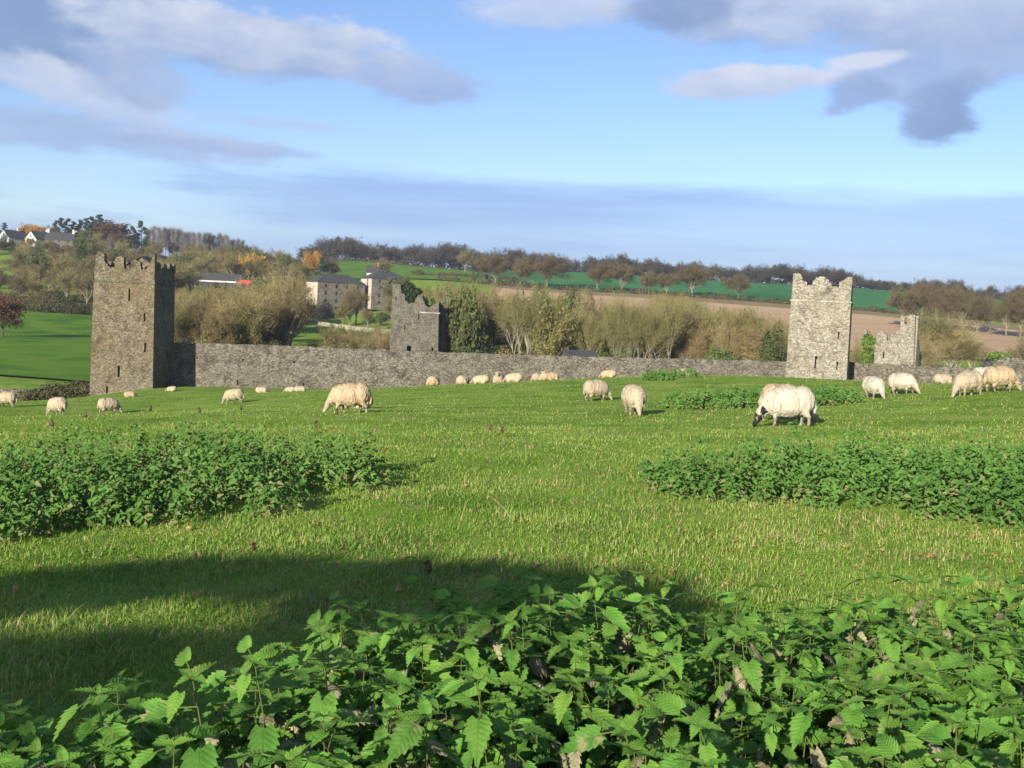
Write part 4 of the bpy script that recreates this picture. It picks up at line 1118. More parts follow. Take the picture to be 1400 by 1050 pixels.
house('outbuilding', 790, 128, 25, 4.0, 3.0, 5.6, 1.2, M_MILLST, M_SLATE, 'dark roof ridge peeping over the long wall', cat='outbuilding')


def low_wall(name, pts, h, m, label, th=.5):
    W = [on_ground(px, d) for px, d in pts]; T = empty(name, W[0]); tag(T, label, 'wall')
    for a, b in zip(W[:-1], W[1:]):
        n = 6; V, Fc = [], []
        dr = (b - a); dr.z = 0; dr.normalize(); nn = Vector((-dr.y, dr.x, 0)) * th / 2
        for i in range(n + 1):
            p = a.lerp(b, i / n); g = Hf(p.x, p.y)
            for s, z in ((-1, g - .3), (-1, g + h + RND.uniform(-.05, .05)), (1, g + h), (1, g - .3)):
                V.append(tuple(Vector((p.x, p.y, z)) + nn * s - W[0]))
        for i in range(n):
            k = i * 4
            Fc += [(k, k + 4, k + 5, k + 1), (k + 1, k + 5, k + 6, k + 2), (k + 2, k + 6, k + 7, k + 3)]
        Fc += [(0, 1, 2, 3), (4 * n + 3, 4 * n + 2, 4 * n + 1, 4 * n)]
        piece('wall_length', (V, Fc), m, T)
    return T


low_wall('boundary_wall', [(424, 305), (455, 296), (490, 288), (535, 280)], 1.1, M_WHITE if False else ST_PALE, 'pale low wall running down below the mill')
low_wall('boundary_wall', [(640, 205), (700, 205), (760, 200), (830, 198)], 1.3, ST_PALE, 'pale low wall half hidden in the tree belt')


def car(px, d, yaw, label):
    b = on_ground(px, d); T = empty('parked_car', b, math.radians(yaw)); tag(T, label, 'car')
    prof_ = [(-2, .35), (2, .35), (2.05, .75), (1.9, .85), (.9, .95), (.35, 1.42), (-1.2, 1.45), (-1.75, 1.0), (-2.05, .9)]
    piece('body', prism_vf(prof_, -.82, .82), mat('car_paint', [(.35, .42, .5), (.4, .46, .54)], rough=.3, spec=.5), T)
    piece('side_window', prism_vf([(.7, .98), (.3, 1.36), (-1.15, 1.38), (-1.5, 1.0)], -.83, .83), M_GLASS, T)
    for x in (-1.3, 1.3):
        for y in (-.8, .8):
            piece('wheel', prism_vf([(x + .32 * math.cos(t), .32 + .32 * math.sin(t)) for t in np.linspace(0, 6.283, 13)[:-1]], y - .1, y + .1), M_SLATE, T)


car(419, 322, -10, 'pale blue parked car beside the mill gable')

# ------------------------------------------------------------------ sheep
W_CREAM = mat('fleece_cream', [(.27, .215, .14), (.42, .355, .25), (.34, .28, .19)], scale=9, detail=6, rough=1, spec=.03, bump=.07, bscale=24, stretch=(1.4, 1.4, .45), rnd=.14)
W_WHITE = mat('fleece_white', [(.34, .295, .225), (.52, .47, .38), (.43, .385, .305)], scale=9, detail=6, rough=1, spec=.03, bump=.07, bscale=24, stretch=(1.6, 1.6, .35), rnd=.10)
W_TAN = mat('fleece_tan', [(.28, .21, .125), (.43, .335, .215), (.36, .275, .17)], scale=8, detail=6, rough=1, spec=.03, bump=.07, bscale=22, stretch=(1.4, 1.4, .45), rnd=.14)
S_SKIN = mat('face_pale', [(.24, .19, .14), (.36, .30, .23)], scale=12, rough=.9, spec=.05)
S_DARK = mat('face_black', [(.012, .011, .010), (.02, .018, .016), (.45, .40, .34)], scale=9, rough=.8, spec=.1)
S_LEG = mat('leg_mottled', [(.04, .034, .028), (.19, .155, .12), (.30, .25, .20)], scale=14, rough=.9, spec=.05)


def ell(bm, c_, r, rot=None):
    m = Matrix.Translation(c_) @ ((rot.to_4x4() if rot else Matrix.Identity(4)) @ Matrix.Diagonal((*r, 1)))
    bmesh.ops.create_icosphere(bm, subdivisions=3, radius=1, matrix=m)


def chain(bm, pts):
    """tapered limb through (x,y,z,r) points"""
    for a, b in zip(pts[:-1], pts[1:]):
        pa, pb = Vector(a[:3]), Vector(b[:3]); L = (pb - pa).length; n = max(2, int(L / (min(a[3], b[3]) * .5)))
        for i in range(n + 1):
            t = i / n; r = a[3] * (1 - t) + b[3] * t
            bmesh.ops.create_icosphere(bm, subdivisions=2, radius=r, matrix=Matrix.Translation(pa.lerp(pb, t)))


def sheep_mesh(pose, seed):
    bm = bmesh.new(); zb = 0
    legz = 0
    if pose in ('graze', 'stand'):
        ell(bm, (0, 0, .50), (.52, .315, .315)); ell(bm, (-.31, 0, .52), (.30, .30, .30)); ell(bm, (.27, 0, .48), (.30, .285, .29)); ell(bm, (0, 0, .40), (.42, .27, .22))
        for s in (-1, 1):
            dx = .05 * s + (.03 if seed % 2 else -.02) * s
            chain(bm, [(.30 + dx * .3, s * .13, .36, .09), (.31 + dx, s * .13, .19, .045), (.30 + dx * 1.6, s * .13, .05, .036), (.315 + dx * 1.7, s * .13, .03, .042)])
            chain(bm, [(-.36, s * .14, .42, .14), (-.31 - dx, s * .14, .30, .085), (-.41 - dx, s * .14, .19, .046), (-.385 - dx * 1.5, s * .14, .05, .037), (-.365 - dx * 1.5, s * .14, .03, .042)])
        chain(bm, [(-.57, 0, .54, .06), (-.62, 0, .40, .055), (-.60, 0, .28, .04)])
        if pose == 'graze':
            chain(bm, [(.40, 0, .52, .20), (.56, 0, .36, .145), (.66, 0, .24, .105)])
            hd = [(.665, 0, .225, .095), (.72, 0, .14, .075), (.775, 0, .06, .052), (.785, 0, .045, .048)]; ears = (.655, .25)
        else:
            chain(bm, [(.40, 0, .55, .20), (.54, 0, .68, .14), (.60, 0, .78, .105)])
            hd = [(.61, 0, .80, .095), (.70, 0, .77, .075), (.79, 0, .72, .052), (.80, 0, .715, .05)]; ears = (.57, .85)
    else:
        ell(bm, (0, 0, .26), (.52, .31, .27)); ell(bm, (-.30, 0, .27), (.30, .31, .27)); ell(bm, (.26, 0, .25), (.28, .28, .26))
        for s in (-1, 1):
            chain(bm, [(.30, s * .2, .13, .10), (.44, s * .19, .06, .05), (.30, s * .2, .045, .04)])
            chain(bm, [(-.30, s * .24, .16, .13), (-.10, s * .29, .07, .055), (-.26, s * .30, .045, .042)])
        if pose == 'lie_up':
            chain(bm, [(.36, 0, .34, .18), (.48, .02, .46, .125), (.53, .03, .53, .10)])
            hd = [(.54, .03, .55, .092), (.62, .06, .52, .072), (.70, .09, .47, .05)]; ears = (.50, .61)
        else:
            chain(bm, [(.38, 0, .28, .18), (.52, .06, .22, .12), (.58, .10, .18, .10)])
            hd = [(.60, .11, .18, .09), (.65, .18, .13, .07), (.69, .25, .08, .05)]; ears = (.57, .24)
    chain(bm, hd)
    for s in (-1, 1):
        y0 = hd[0][1]
        chain(bm, [(ears[0], y0 + s * .07, ears[1], .03), (ears[0] - .01, y0 + s * .13, ears[1] + .005, .032), (ears[0] - .02, y0 + s * .19, ears[1] - .02, .016)])
    me = bpy.data.meshes.new('tmp'); bm.to_mesh(me); bm.free()
    o = link(bpy.data.objects.new('tmp', me))
    md = o.modifiers.new('r', 'REMESH'); md.mode = 'VOXEL'; md.voxel_size = .02
    md = o.modifiers.new('s', 'SMOOTH'); md.iterations = 4; md.factor = .5
    dg = bpy.context.evaluated_depsgraph_get(); dg.update()
    m2 = bpy.data.meshes.new_from_object(o.evaluated_get(dg)); bpy.data.objects.remove(o)
    n = len(m2.vertices); co = np.empty(n * 3, np.float32); m2.vertices.foreach_get('co', co); co = co.reshape(-1, 3)
    nr = np.empty(n * 3, np.float32); m2.vertices.foreach_get('normal', nr); nr = nr.reshape(-1, 3)
    hp0, hp1 = np.array(hd[0][:3]), np.array(hd[-1][:3]); ax = hp1 - hp0; hl = np.linalg.norm(ax); ax /= hl
    rel = co - hp0; al_ = rel @ ax; pr = np.linalg.norm(rel - al_[:, None] * ax, axis=1)
    ear = np.linalg.norm(co - np.array([ears[0], hd[0][1], ears[1]]), axis=1)
    headm = ((al_ > -.01) & (pr < .13)) | ((ear < .22) & (np.abs(co[:, 1] - hd[0][1]) > .095) & (co[:, 0] > .46))
    lim = .20 if pose in ('graze', 'stand') else .03
    legm = (co[:, 2] < lim) & ~headm & (np.abs(co[:, 1]) > .05) & ((pose in ('graze', 'stand')))
    wool = ~(headm | legm)
    for i in np.nonzero(wool)[0]:
        v = Vector(co[i]) + Vector((seed * 3.1, 0, 0))
        a = mnoise.fractal(Vector((v.x * 16, v.y * 16, v.z * 5)), .8, 2., 3) * .015 + mnoise.noise(v * 6) * .016
        co[i] += nr[i] * a
    m2.vertices.foreach_set('co', co.ravel())
    for m in (W_CREAM, S_SKIN, S_LEG):
        m2.materials.append(m)
    vi = np.where(headm, 1, np.where(legm, 2, 0))
    mi = [max(vi[k] for k in p.vertices) if len(set(vi[k] for k in p.vertices)) == 1 else 0 for p in m2.polygons]
    m2.polygons.foreach_set('material_index', mi); m2.polygons.foreach_set('use_smooth', [True] * len(mi)); m2.update()
    m2.name = 'sheep'
    return m2


SH = {'graze': [sheep_mesh('graze', k) for k in (0, 1)], 'stand': [sheep_mesh('stand', 2)], 'lie_up': [sheep_mesh('lie_up', 3)], 'lie': [sheep_mesh('lie', 4)]}
SHEEP = [  # px of the body, distance, heading, size, pose, fleece, face, label
    (10, 47, 178, 1.0, 'graze', 'C', 0, 'cream sheep cut by the left edge of the picture'),
    (79, 42, 150, 1.05, 'graze', 'C', 0, 'cream sheep grazing with its rump turned, second from the left edge'),
    (150, 45, 40, 1.0, 'graze', 'C', 0, 'cream sheep seen from behind below the corner tower'),
    (179, 88, 10, 1.1, 'lie', 'T', 0, 'tan sheep lying right below the foot of the corner tower'),
    (236, 95, 170, 1.05, 'lie', 'C', 0, 'tiny pale sheep lying by the shaded end of the long wall'),
    (322, 49, 178, 1.0, 'graze', 'C', 0, 'cream sheep grazing alone before the left part of the long wall'),
    (359, 85, 5, 1.1, 'lie', 'C', 0, 'pale sheep lying alone just right of the lone grazing one'),
    (398, 85, 170, 1.0, 'lie', 'C', 0, 'left one of two pale sheep lying close together by the wall'),
    (412, 83, 5, 1.1, 'lie', 'C', 0, 'right one of two pale sheep lying close together by the wall'),
    (481, 25, 187, 1.06, 'graze', 'T', 0, 'large tan sheep grazing head down left of the middle'),
    (489, 31, 178, 1.15, 'lie_up', 'T', 0, 'tan sheep lying hidden behind the large tan grazing sheep'),
    (594, 79, 80, 1.3, 'lie', 'T', 0, 'tan sheep lying alone below the grey roofless tower'),
    (635, 78, 60, 1.2, 'lie', 'C', 0, 'pale sheep lying first from the left in the resting line by the wall'),
    (659, 77, 170, 1.15, 'lie', 'T', 0, 'tan sheep lying second in the resting line by the wall'),
    (683, 77, 260, 1.2, 'lie_up', 'T', 0, 'sheep resting with its head up in the middle of the resting line'),
    (704, 77, 175, 1.2, 'lie', 'C', 0, 'long pale sheep lying just right of the one with its head up'),
    (735, 75, 80, 1.0, 'lie', 'C', 0, 'small pale sheep, left of the last three resting by the wall'),
    (745, 74, 90, 1.0, 'lie_up', 'T', 0, 'small tan sheep between the last two resting by the wall'),
    (755, 75, 20, 1.0, 'lie', 'T', 0, 'tan sheep lying at the right end of the resting line'),
    (833, 58, 170, 1.0, 'lie', 'T', 0, 'tan sheep lying on the crest above the two middle sheep'),
    (818, 36, 25, 1.06, 'graze', 'C', 0, 'cream sheep standing side-on, left of the round one in the middle'),
    (870, 27, 277, 1.12, 'graze', 'C', 0, 'round cream sheep facing the camera in the middle of the field'),
    (1083, 20.4, 180, 1.14, 'graze', 'W', 1, 'large white sheep with black and white face grazing at the right'),
    (1078, 22.4, 2, 1.16, 'graze', 'T', 0, 'tan sheep mostly hidden behind the large white black-faced sheep'),
    (936, 52, 175, 1.0, 'lie', 'C', 0, 'pale sheep lying behind the small nettle tuft on the crest'),
    (1199, 34, 280, 1.05, 'graze', 'W', 0, 'white sheep facing the camera below the pale tower'),
    (1238, 34.5, 305, 1.05, 'graze', 'W', 0, 'white sheep turned to the right below the turret ruin'),
    (1291, 56, 10, 1.0, 'lie', 'C', 0, 'pale sheep lying on the crest before the right wall'),
    (1327, 30, 205, 1.05, 'graze', 'C', 0, 'cream sheep grazing at the left of the group of three'),
    (1353, 33.5, 350, 1.05, 'graze', 'W', 0, 'white sheep in the middle of the group of three at the right'),
    (1371, 31, 8, 1.1, 'graze', 'T', 0, 'tan sheep at the right of the group of three by the picture edge')]
FL = dict(C=W_CREAM, W=W_WHITE, T=W_TAN)
for i, (px, d, hd, sz, pose, fl, face, lab) in enumerate(SHEEP):
    if pose.startswith('lie') and d > 40:                       # on the brow, not behind it
        ds = np.linspace(40, 95, 111); el_ = []
        for dd in ds:
            g = on_ground(px, dd); el_.append(g.z / g.y)
        d = min(d, ds[int(np.argmax(el_))] + .5)
    b = on_ground(px, d); me = SH[pose][i % len(SH[pose])]
    o = bpy.data.objects.new('sheep', me); link(o)
    a = math.radians(hd)
    # stand on the slope
    e = .35; gx = (Hf(b.x + e, b.y) - Hf(b.x - e, b.y)) / (2 * e); gy = (Hf(b.x, b.y + e) - Hf(b.x, b.y - e)) / (2 * e)
    nrm = Vector((-gx, -gy, 1)).normalized()
    o.rotation_euler = (Vector((0, 0, 1)).rotation_difference(nrm).to_matrix() @ Matrix.Rotation(a, 3, 'Z')).to_euler()
    o.location = b + Vector((0, 0, -.012)); o.scale = (sz * .735, sz * .84, sz * .85)
    o.material_slots[0].link = 'OBJECT'; o.material_slots[0].material = FL[fl]
    if face:
        o.material_slots[1].link = 'OBJECT'; o.material_slots[1].material = S_DARK
    tag(o, lab, 'sheep', 'flock in the pasture')

# ------------------------------------------------------------------ nettles in the foreground
LF_N = [leafmat('nettle_leaf', [(.060, .155, .022), (.088, .205, .030), (.112, .24, .042)], scale=3, rnd=.3, trans=.28, rough=.8, spec=.18, veins=True),
        leafmat('nettle_leaf_young', [(.095, .22, .028), (.125, .265, .038), (.15, .30, .05)], scale=3, rnd=.3, trans=.32, rough=.8, spec=.18, veins=True)]
LF_NDEAD = leafmat('nettle_leaf_dry', [(.17, .15, .085), (.33, .295, .19), (.11, .15, .045)], scale=4, rnd=.4, trans=.2, rough=.9, spec=.1, veins=True)
M_STEM = mat('nettle_stem', [(.05, .09, .02), (.09, .13, .03), (.08, .06, .025)], scale=6, rough=.7)


def leaf_shape(droop, fold, curl, m, n=15, wmax=.33, seed=0):
    """serrated heart-shaped leaf along +x, unit length"""
    rs = random.Random(seed); V, Fc = [], []
    for i in range(n):
        t = i / (n - 1); w = wmax * (math.sin(math.pi * min(1, (t * .93 + .07)) ** .62)) if i < n - 1 else .004
        tooth = 1.0 if i % 2 else .80
        for s in (-1, 0, 1):
            ww = w * (tooth if s else 0)
            y = s * ww; x = t + (-.05 if (s and i % 2 == 0) else (.03 if s else 0)) + (-.06 * (1 - t) ** 3 if s else 0)
            z = -droop * t * t + abs(y) * fold - curl * (abs(y) / wmax) ** 2 * .25 + (rs.uniform(-.02, .02) if s else 0)
            V.append((x, y * (1 - .25 * curl), z))
    for i in range(n - 1):
        k = 3 * i
        Fc += [(k, k + 1, k + 4, k + 3), (k + 1, k + 2, k + 5, k + 4)]
    me = bpy.data.meshes.new('leaf'); me.from_pydata(V, [], Fc); me.materials.append(m)
    me.polygons.foreach_set('use_smooth', [True] * len(Fc)); me.update()
    return me


LEAF = [leaf_shape(.22, .22, 0, LF_N[0], seed=1), leaf_shape(.40, .30, .1, LF_N[0], seed=2), leaf_shape(.12, .15, .2, LF_N[0], wmax=.36, seed=3), leaf_shape(.55, .12, .3, LF_N[0], wmax=.30, seed=7)]
LEAF_Y = [leaf_shape(.15, .35, 0, LF_N[1], wmax=.27, seed=4), leaf_shape(.30, .28, 0, LF_N[1], wmax=.30, seed=8)]
LEAF_D = [leaf_shape(.55, .9, 1.0, LF_NDEAD, wmax=.24, seed=5), leaf_shape(.85, -.5, 1.3, LF_NDEAD, wmax=.26, seed=6)]


def nettle(seed, hgt):
    rnd_ = random.Random(seed)
    T = empty('nettle_plant', (0, 0, 0))
    V, Fc = [], []; p = Vector((0, 0, -.03)); d = Vector((rnd_.gauss(0, .10), rnd_.gauss(0, .10), 1)).normalized(); r = .0042
    pts = []; n = 12
    for i in range(n):
        d = (d + Vector((rnd_.gauss(0, .05), rnd_.gauss(0, .05), .06))).normalized(); q_ = p + d * (hgt / n); tube(V, Fc, p, q_, r, r * .9, 5); r *= .9; p = q_; pts.append((p.copy(), d.copy()))
    leaves = []
    phase = rnd_.uniform(0, 3.14)
    for lev, (i, j_) in enumerate(((3, 3), (4, 4), (4, 5), (5, 6), (5, 7), (6, 8), (6, 9), (7, 10), (8, 11))):
        p, d = pts[j_]
        for s in (0, 1):
            if i == 3 and rnd_.random() < .4:
                continue
            az = phase + lev * math.pi / 2 + s * math.pi + rnd_.gauss(0, .25)
            el = (-.60 if i < 5 else (-.45 if i < 7 else -.2)) + rnd_.gauss(0, .22)
            size = (.092 if 4 <= i <= 6 else (.08 if i == 3 else (.085 if i == 7 else .066))) * rnd_.uniform(.7, 1.25)
            out = Vector((math.cos(az) * math.cos(el), math.sin(az) * math.cos(el), math.sin(el) + .25)).normalized()
            e = p + out * .035 * rnd_.uniform(.8, 1.5); tube(V, Fc, p, e, .0016, .0012, 3)
            dead = (i == 3 and rnd_.random() < .8) or (i == 4 and rnd_.random() < .5) or (i == 5 and rnd_.random() < .42) or (i == 6 and rnd_.random() < .26) or (i == 7 and rnd_.random() < .07)
            me = rnd_.choice(LEAF_D if dead else (LEAF if i < 7 else LEAF_Y + LEAF[:1]))
            leaves.append((me, e, az, el, size, rnd_.gauss(0, .3)))
    p, d = pts[-1]
    for k in range(4):
        az = phase + k * math.pi / 2 + .6; el = rnd_.uniform(.05, .6)
        leaves.append((LEAF_Y[k % 2], p, az, el, rnd_.uniform(.035, .055), 0))
    st = bpy.data.meshes.new('stem'); st.from_pydata(V, [], Fc); st.materials.append(M_STEM)
    link(bpy.data.objects.new('stem', st), T)
    for me, e, az, el, size, roll in leaves:
        o = link(bpy.data.objects.new('leaf', me), T); o.location = e; o.scale = (size, size, size)
        o.rotation_euler = (Matrix.Rotation(az, 3, 'Z') @ Matrix.Rotation(-el, 3, 'Y') @ Matrix.Rotation(roll, 3, 'X')).to_euler()
    return T


rnd = random.Random(77)
edge = np.array([(-200, 955), (0, 950), (90, 900), (180, 922), (300, 905), (450, 850), (560, 805), (640, 788), (720, 782), (860, 770), (960, 798), (1050, 812), (1150, 792), (1280, 768), (1400, 758), (1600, 740)], float)
protos = [nettle(100 + k, .62 + .05 * (k % 4)) for k in range(8)]
used = [False] * 8
spots_n = []
tries = 0
while len(spots_n) < 300 and tries < 80000:
    tries += 1
    x = rnd.uniform(-2.2, 2.9); y = rnd.uniform(2.08, 4.6)
    g = Hf(x, y); hgt = rnd.uniform(.62, .82)
    px, py = to_px((x, y, g + hgt))
    if px < -60 or px > 1460 or py > 1140:
        continue
    if py < np.interp(px, edge[:, 0], edge[:, 1]) + rnd.uniform(0, 14):
        continue
    if any((x - a) ** 2 + (y - b) ** 2 < .085 ** 2 for a, b, *_ in spots_n):
        continue
    spots_n.append((x, y, g, hgt))
for i, (x, y, g, hgt) in enumerate(spots_n):
    k = i % 8
    T = protos[k] if not used[k] else copy_tree(protos[k]); used[k] = True
    T.location = (x, y, g); T.rotation_euler = (Matrix.Rotation(rnd.gauss(.16, .07), 3, Vector((LDIR.y, -LDIR.x, 0))) @ Matrix.Rotation(rnd.uniform(0, 6.28), 3, 'Z')).to_euler(); T.scale = (hgt / .68 * rnd.uniform(.9, 1.15),) * 2 + (hgt / .69,)
    tag(T, 'leafy green stinging nettle in the dense bed along the bottom of the picture', 'nettle', 'foreground nettle bed')

# the shorter stems between them, past counting
VV, FF, n0 = [], [], 0
rs_u = random.Random(5); mats_u = [LF_N[0], LF_NDEAD, M_STEM]
lv = []
for T0 in protos:
    L_ = []
    for ch in T0.children:
        co = np.empty(len(ch.data.vertices) * 3, np.float32); ch.data.vertices.foreach_get('co', co)
        R_ = np.array(Matrix.LocRotScale(ch.location, ch.rotation_euler, ch.scale)); co = co.reshape(-1, 3) @ R_[:3, :3].T + R_[:3, 3]
        fc = np.array([tuple(p.vertices) for p in ch.data.polygons if len(p.vertices) == 4])
        L_.append((co, fc, 0 if ch.name.startswith('leaf') else 2))
    V0 = np.concatenate([q_[0] for q_ in L_]); offs = np.cumsum([0] + [len(q_[0]) for q_ in L_])[:-1]
    lv.append((V0, np.concatenate([q_[1] + o_ for q_, o_ in zip(L_, offs)]), np.concatenate([np.full(len(q_[1]), q_[2]) for q_ in L_])))
MM = []; k = tries = 0
while k < 260 and tries < 60000:
    tries += 1
    x = rs_u.uniform(-2.1, 2.8); y = rs_u.uniform(2.0, 4.7); g = Hf(x, y); hgt = rs_u.uniform(.46, .66)
    px, py = to_px((x, y, g + hgt))
    if px < -60 or px > 1460 or py > 1150 or py < np.interp(px, edge[:, 0], edge[:, 1]) + 18:
        continue
    V0, F0, m0 = lv[k % 8]; a = rs_u.uniform(0, 6.283); sc = hgt / .69
    R_ = np.array(Matrix.Rotation(.16, 3, Vector((LDIR.y, -LDIR.x, 0))) @ Matrix.Rotation(a, 3, 'Z'))
    VV.append((V0 * np.array([1.0, 1.0, sc])) @ R_.T + np.array([x, y, g])); FF.append(F0 + n0); MM.append(m0); n0 += len(V0); k += 1
LF_UNDER = leafmat('nettle_leaf_veinless', [(.055, .145, .020), (.085, .195, .028), (.11, .23, .04)], scale=9, rnd=0, trans=.28, rough=.8, spec=.18)  # slightly darker nettle green without veins, for the shorter stems
o = link(bpy.data.objects.new('nettle_understorey', np_mesh('nettle_understorey', np.concatenate(VV), np.concatenate(FF), [LF_UNDER, LF_NDEAD, M_STEM], 4, np.concatenate(MM), smooth_=True)))
tag(o, 'shorter nettle stems packed between the tall foreground nettles', 'nettles', kind='stuff')

# ---- nettle beds farther off: too many stems to count
LF_BED = leafmat('nettle_bed_leaf', [(.045, .125, .020), (.072, .175, .028), (.105, .215, .040)], scale=1.2, rnd=0, trans=.25, rough=.65, spec=.2, tint=(.19, .18, .075))


def nettle_bed(name, inside, box, dens, hgt, size, label, seed, lpp=24, dry=.03):
    rs = np.random.RandomState(seed); x0, x1, y0, y1 = box
    n = int((x1 - x0) * (y1 - y0) * dens); X = rs.uniform(x0, x1, n); Y = rs.uniform(y0, y1, n)
    kk = inside(X, Y) > rs.rand(n) * .25; hk = np.clip(inside(X, Y), .05, 1)[kk] ** .5; X, Y = X[kk], Y[kk]; n = len(X); G = H(X, Y)
    hh = hgt * (.35 + .85 * rs.rand(n) ** 1.2) * (.30 + .70 * hk) * (1 + .35 * wob(X, Y, 2.6, seed))
    t = rs.rand(n, lpp) ** .7; t[:, :4] = .93 + .07 * rs.rand(n, 4)
    lx = (X[:, None] + rs.normal(size=(n, lpp)) * .032).ravel(); ly = (Y[:, None] + rs.normal(size=(n, lpp)) * .032).ravel(); lz = (G[:, None] + hh[:, None] * t).ravel()
    m = n * lpp; az = rs.uniform(0, 6.283, m); el = rs.normal(-.25, .4, m)
    up = rs.normal(size=(m, 3)) * .55 + np.array([0, 0, .65]) - np.array(LDIR[:]) * .75; up /= np.linalg.norm(up, axis=1, keepdims=True)
    d = np.stack([np.cos(az), np.sin(az), -.55 * np.ones(m)], 1); d -= up * (d * up).sum(1, keepdims=True); d /= np.linalg.norm(d, axis=1, keepdims=True); s = np.cross(up, d)
    L = (size * (.6 + .7 * rs.rand(m)) * np.where(t.ravel() > .93, .75, 1.))[:, None]; p = np.stack([lx, ly, lz], 1)
    v = np.stack([p, p + d * L * .25 + s * L * .27 + up * L * .07, p + d * L * .62 + s * L * .15 + up * L * .02, p + d * L - up * L * .12, p + d * L * .62 - s * L * .15 + up * L * .02, p + d * L * .25 - s * L * .27 + up * L * .07], 1).reshape(-1, 3)
    k = np.arange(m) * 6
    f = np.stack([np.stack([k, k + 1, k + 2, k + 3], 1), np.stack([k, k + 3, k + 4, k + 5], 1)], 1).reshape(-1, 4)
    tint = np.repeat(np.where((t.ravel() < .55) & (rs.rand(m) < .35) | (rs.rand(m) < dry), .8, .12 * rs.rand(m)), 6)
    o = link(bpy.data.objects.new(name, np_mesh(name, v, f, LF_BED, 4, attr=tint)))
    return tag(o, label, 'nettles', kind='stuff')


def px_arr(X, Y, Z):
    fx = X * F_.x + Y * F_.y + Z * F_.z
    return 700 + FPX * (X * CR.x + Y * CR.y + Z * CR.z) / fx, 525 - FPX * (X * CU.x + Y * CU.y + Z * CU.z) / fx


def wob(X, Y, s, seed):
    return .5 * np.sin(X * s + seed) * np.sin(Y * s * 1.3 + seed * 2) + .35 * np.sin(X * s * 2.3 - seed) * np.sin(Y * s * 2.1 + X * s + seed)


def ellipse(cx, cy, a, b, rot=0, w=.35, s=1.2, seed=1.):
    c0, s0 = math.cos(rot), math.sin(rot)

    def f(X, Y):
        u = ((X - cx) * c0 + (Y - cy) * s0) / a; v = (-(X - cx) * s0 + (Y - cy) * c0) / b
        return 1 - np.sqrt(u * u + v * v) + w * wob(X, Y, s, seed) * .9 + .18 * wob(X, Y, s * 3.1, seed + 2)
    return f


def union(*fs):
    return lambda X, Y: np.clip(np.max([f(X, Y) for f in fs], 0) * 2.2, 0, 1)


nettle_bed('nettle_patch', union(ellipse(-5.2, 9.8, 2.9, 1.9, .05, seed=1), ellipse(-3.2, 11.3, 1.9, 1.2, .25, seed=2), ellipse(-2.2, 12.2, .8, .5, 0, seed=3)), (-9, -.6, 7.4, 14), 60, .56, .066, 'large dark nettle patch on the left of the pasture', 1, dry=.10)
nettle_bed('nettle_patch', union(ellipse(4.3, 10.8, 2.6, 1.35, -.05, seed=4), ellipse(6.0, 10.4, 2.4, 1.7, .0, seed=5), ellipse(2.3, 11.0, .9, .75, 0, seed=6)), (1, 9.5, 8.0, 13.5), 64, .56, .066, 'broad bright green nettle patch at the right of the pasture', 2)
nettle_bed('nettle_patch', union(ellipse(7.6, 31.0, 2.6, 1.4, .05, seed=7), ellipse(5.6, 30.5, 1.3, .9, 0, seed=8)), (3, 13, 28, 34), 60, .50, .10, 'narrow nettle patch behind the black-faced sheep', 3)
nettle_bed('nettle_patch', union(ellipse(8.2, 52, 1.2, .8, .05, seed=9), ellipse(6.9, 50, .9, .6, .05, seed=10)), (4, 12, 47, 55), 55, .42, .11, 'small nettle tuft on the crest before the long wall', 4)
rs_ = random.Random(4)

# ---- grass
M_GR = leafmat('grass_blades', [(.075, .175, .015), (.15, .28, .030), (.24, .345, .06)], scale=.75, rnd=0, trans=.30, rough=.6, spec=.2, tint=(.48, .37, .19))


